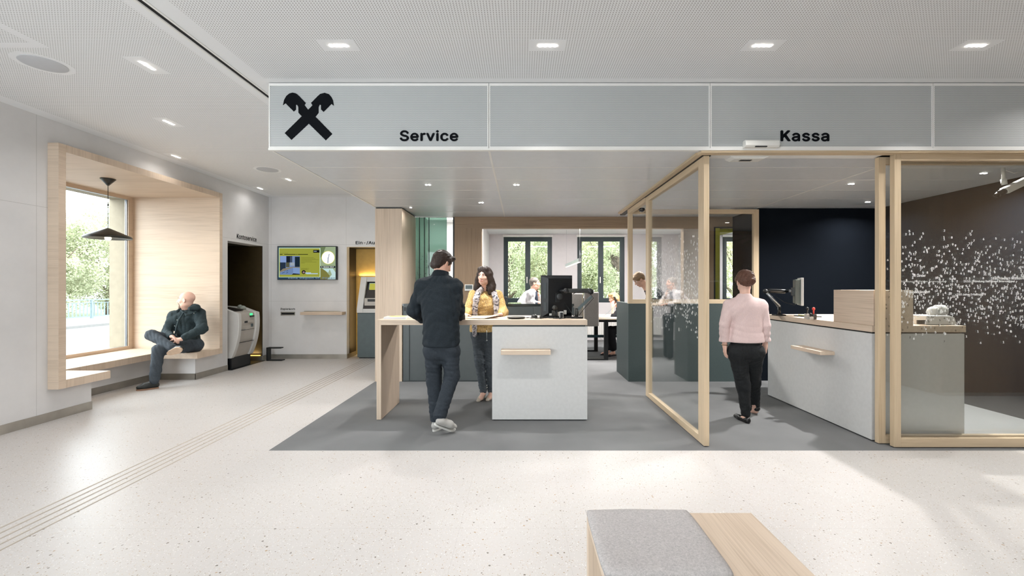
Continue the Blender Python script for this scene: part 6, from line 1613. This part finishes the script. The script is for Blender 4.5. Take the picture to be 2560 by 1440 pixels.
# ------------------------------------------------------------------ blonde woman on the phone
def woman_blonde():
    Y0 = 9.25
    root = person('blonde woman with glasses dressed in black, phoning at the office desk beside the dark partition', (PX(1545, Y0), Y0, 0))
    q = lambda px, py, y=Y0: P(px, py, y)
    pel = q(1572, 822); ch = q(1556, 790); nb = q(1547, 768)
    shL, shR = q(1551, 776, 9.05), q(1553, 776, 9.43)
    elL, elR = q(1533, 795, 9.02), q(1530, 797, 9.4)
    wrL, wrR = q(1532, 768, 9.08), q(1519, 794, 9.35)
    hpL, hpR = pel + Vector((0, -.09, -.02)), pel + Vector((0, .09, -.02))
    knL, knR = q(1526, 826, 9.1), q(1526, 826, 9.3); anL, anR = q(1534, 882, 9.15), q(1520, 879, 9.35)
    hd = q(1533.5, 746.5); fw = Vector((-.93, -.30, -.18)); up = Vector((-.1, 0, 1))
    B = Field(.008)
    at, A = add_head(B, hd, fw, up, .98, nb, .046, True)
    B.cap(pel, ch, .10, .105, .03).cap(shL, shR, .042, .042, .03).chain([shL, elL, wrL], [.038, .034, .024]).chain([shR, elR, wrR], [.038, .034, .024])
    B.chain([hpL, knL, anL], [.072, .05, .034]).chain([hpR, knR, anR], [.072, .05, .034])
    add_hand(B, wrL, (.0, .1, 1), (.35, .7, 0), -1, .7, .95); add_hand(B, wrR, (-1, -.1, -.1), (0, 0, -1), -1, .5, .95)
    for an in (anL, anR): B.cap(an, an + Vector((-.13, 0, -.045)), .032, .024, .02)
    fpart('body', B, SKIN, root); face_bits(at, A, root, .98)
    gl = MB()
    for a_ in (-1, 1):
        gl.tube([at(a_ * .032 + .022 * math.cos(t_), .094, .009 + .016 * math.sin(t_)) for t_ in [i * math.pi / 6 for i in range(13)]], .0016, 6)
        gl.tube([at(a_ * .054, .090, .012), at(a_ * .078, .01, .012)], .0016, 6)
    part('glasses', gl, plain('glasses_brown', (90, 50, 44), .4), root)
    S = Field(.008); S.fold = (.004, 42, 33)
    S.cap(pel, ch, .145, .14, .05).cap(shL, shR, .062, .062, .04).cap(ch, nb + Vector((.01, 0, -.03)), .11, .07, .04)
    S.chain([shL, elL, mid(elL, wrL, .18)], [.066, .058, .05], .03).chain([shR, elR, mid(elR, wrR, .5)], [.066, .056, .045], .03)
    fpart('blouse', S, fabric('black_blouse', (26, 28, 32), .06), root)
    T = Field(.008); T.fold = (.003, 34, 34); T.cap(hpL, hpR, .10, .10, .03).chain([hpL, knL, mid(knL, anL, .75)], [.095, .085, .085], .03).chain([hpR, knR, mid(knR, anR, .75)], [.095, .085, .085], .03)
    fpart('trousers', T, fabric('black_culottes', (20, 22, 26), .06), root)
    for an in (anL, anR):
        S = Field(.006); hp_ = Vector((an.x + .04, an.y, an.z - .055)); tp = Vector((an.x - .17, an.y - .02, an.z - .075))
        S.cap(hp_ + Vector((0, 0, .008)), tp, .026, .018, .02, (0, 0, 1), 1.8); S.cap(mid(hp_, tp, .6) + Vector((0, 0, .012)), tp + Vector((.02, 0, .006)), .030, .02, .02)
        fpart('shoe', S, plain('black_pump', (18, 18, 22), .4), root)
    Hh = Field(.007); Hh.fold = (.003, 60, 7)
    Hh.ell(at(0, -.020, .042), A, (.090, .102, .090), .02)
    for a_ in (-1, 1): Hh.chain([at(a_ * .068, .02, .03), at(a_ * .082, -.03, -.02), at(a_ * .075, -.055, -.085)], [.03, .036, .025], .03)
    Hh.chain([at(0, -.07, 0), at(0, -.085, -.08)], [.07, .05], .03); Hh.cap(at(-.05, .06, .09), at(.05, .06, .09), .026, .026, .03)
    Hh.ell(at(0, .11, -.03), A, (.062, .066, .085), .015, sub=True)
    fpart('hair', Hh, H_BLOND, root)
    ph = thing('phone_handset', 'dark phone handset held to the ear of the blonde woman', 'phone', tuple(wrL + Vector((0, 0, .05))))
    part('handset', MB().obox(at(-.105 if A[0].y > 0 else .105, .005, -.035), A[1] * .35 + A[2], A[0], A[1], .085, .014, .018), M['plastic_black'], ph, .004)
    part('cord', MB().tube([wrL + Vector((0, -.02, .0)), q(1526, 776, 9.0), q(1512, 788, 8.9), q(1497, 797, 8.9)], .004, 6), M['slate'], ph)
woman_blonde()

# ------------------------------------------------------------------ bending man behind the rear window
def man_bending():
    Y0 = 7.62
    root = person('sandy-haired man in dark jacket bending forward behind the rear Kassa window', (PX(1640, Y0), Y0, 0))
    q = lambda px, py, y=Y0: P(px, py, y)
    pel = q(1672, 800); ch = q(1640, 745); nb = q(1618, 722)
    shL, shR = q(1628, 737, 7.46), q(1630, 735, 7.82)
    elL, elR = q(1618, 778, 7.44), q(1618, 776, 7.84); wrL, wrR = q(1600, 800, 7.46), q(1600, 798, 7.8)
    hd = q(1598, 699); fw = Vector((-.78, -.12, -.62)); up = Vector((-.62, -.1, .78))
    hpL, hpR = pel + Vector((0, -.10, -.02)), pel + Vector((0, .10, -.02)); knL, knR = hpL + Vector((-.04, 0, -.42)), hpR + Vector((-.04, 0, -.42)); anL, anR = Vector((knL.x + .03, knL.y, .08)), Vector((knR.x + .03, knR.y, .08))
    B = Field(.008)
    at, A = add_head(B, hd, fw, up, 1.0, nb, .055)
    B.cap(pel, ch, .11, .12, .03).cap(shL, shR, .05, .05, .03).chain([shL, elL, wrL], [.046, .04, .028]).chain([shR, elR, wrR], [.046, .04, .028])
    B.chain([hpL, knL, anL], [.08, .055, .04]).chain([hpR, knR, anR], [.08, .055, .04])
    add_hand(B, wrL, (-1, 0, -.3), (0, 0, -1), 1, .4); add_hand(B, wrR, (-1, 0, -.3), (0, 0, -1), -1, .4)
    fpart('body', B, SKIN, root); face_bits(at, A, root, 1.0)
    S = Field(.0085); S.fold = (.005, 42, 41)
    S.cap(pel, ch, .165, .16, .05).cap(shL, shR, .075, .075, .05).cap(ch, nb + Vector((.02, 0, -.02)), .12, .07, .04)
    S.chain([shL, elL, wrL + (elL - wrL) * .1], [.078, .066, .045], .03).chain([shR, elR, wrR + (elR - wrR) * .1], [.078, .066, .045], .03)
    fpart('jacket', S, fabric('dark_blazer', (46, 50, 62), .06), root)
    T = Field(.009); T.cap(hpL, hpR, .11, .11, .03).chain([hpL, knL, anL], [.10, .075, .06]).chain([hpR, knR, anR], [.10, .075, .06]); fpart('trousers', T, fabric('dark_slacks', (40, 42, 50), .05), root)
    for an in (anL, anR):
        S = Field(.007); h_ = Vector((an.x + .07, an.y, 0)); add_shoe(S, h_, h_ + Vector((-.28, 0, 0))); fpart('shoe', S, M['plastic_black'], root)
    Hh = Field(.007); Hh.fold = (.002, 90, 3)
    Hh.ell(at(0, -.016, .046), A, (.088, .104, .088), .02).ell(at(0, -.06, .0), A, (.068, .055, .066), .03).cap(at(-.04, .07, .085), at(.04, .07, .085), .022, .022, .03); Hh.ell(at(0, .105, -.015), A, (.075, .055, .075), .02, sub=True)
    for a_ in (-1, 1): Hh.ell(at(a_ * .09, .004, -.02), A, (.03, .03, .034), .01, sub=True)
    fpart('hair', Hh, H_SANDY, root)
man_bending()
# ================================================================== camera, sky, daylight
cam = bpy.data.cameras.new('camera'); co = bpy.data.objects.new('camera', cam); COL.objects.link(co)
cam.sensor_width = 36.0; cam.sensor_fit = 'HORIZONTAL'; cam.lens = 36.0 * F / 2560.0
cam.shift_x = -(CX - 1280.0) / 2560.0; cam.shift_y = (CY - 720.0) / 2560.0
cam.clip_start = 0.05; cam.clip_end = 300
co.location = (0, 0, EYE); co.rotation_euler = (math.radians(90), 0, 0)
SC.camera = co
wd_ = bpy.data.worlds.new('sky'); SC.world = wd_; wd_.use_nodes = True
bg = wd_.node_tree.nodes['Background']; bg.inputs[0].default_value = (0.88, 0.94, 1.0, 1); bg.inputs[1].default_value = 6.3
def portal(loc, rot, sx, sy):
    ld = bpy.data.lights.new('daylight_portal', 'AREA'); ld.shape = 'RECTANGLE'; ld.size = sx; ld.size_y = sy
    ld.cycles.is_portal = True
    lo = bpy.data.objects.new('daylight_portal', ld); COL.objects.link(lo); lo.location = loc; lo.rotation_euler = rot
R90 = math.radians(90)
portal((-6.7, 6.02, 1.66), (0, -R90, 0), 2.4, 2.35)
portal((-3.1, -3.58, 1.5), (R90, 0, 0), 3.4, 3.0)
portal((-5.34, -2.05, 1.67), (0, -R90, 0), 2.5, 2.2)
for a, b_ in WINS: portal(((a + b_) / 2, YO + 0.34, 1.92), (-R90, 0, 0), b_ - a, 1.8)
def room_lamp(x, y, z, sx, sy, e):
    t = thing('office_ceiling_light', 'flat office ceiling light beyond the oak wall opening, out of view', 'ceiling light', (x, y, z), 'office ceiling lights out of view')
    part('diffuser', MB().box(x - sx / 2, x + sx / 2, y - sy / 2, y + sy / 2, z - 0.01, z), emit('office_diffuser', (255, 250, 244), 3.0), t)
    ld = bpy.data.lights.new('lamp', 'AREA'); ld.shape = 'RECTANGLE'; ld.size = sx; ld.size_y = sy; ld.energy = e; ld.color = (1, 0.97, 0.94)
    lo = bpy.data.objects.new('lamp', ld); COL.objects.link(lo); lo.parent = t; lo.location = (0, 0, -0.015)
room_lamp(0.8, 8.6, 2.88, 1.2, 0.3, 95); room_lamp(2.8, 8.6, 2.88, 0.9, 0.3, 75); room_lamp(6.0, 10.0, 2.88, 1.0, 0.3, 50)
room_lamp(-1.5, 8.3, 2.75, 0.6, 0.3, 14)
vs_ = SC.view_settings
SC.display_settings.display_device = 'sRGB'
vs_.view_transform = 'Standard'; vs_.look = 'None'; vs_.exposure = 0.68; vs_.gamma = 1.0; vs_.use_curve_mapping = False
cy = SC.cycles
cy.use_denoising = True
try:
    cy.denoiser = 'OPENIMAGEDENOISE'; cy.denoising_input_passes = 'RGB_ALBEDO_NORMAL'
except Exception: pass
cy.max_bounces = 8; cy.diffuse_bounces = 4; cy.glossy_bounces = 4; cy.transparent_max_bounces = 16; cy.transmission_bounces = 4
cy.sample_clamp_indirect = 6.0; cy.caustics_reflective = False; cy.caustics_refractive = False
cy.use_adaptive_sampling = True; cy.adaptive_threshold = 0.035
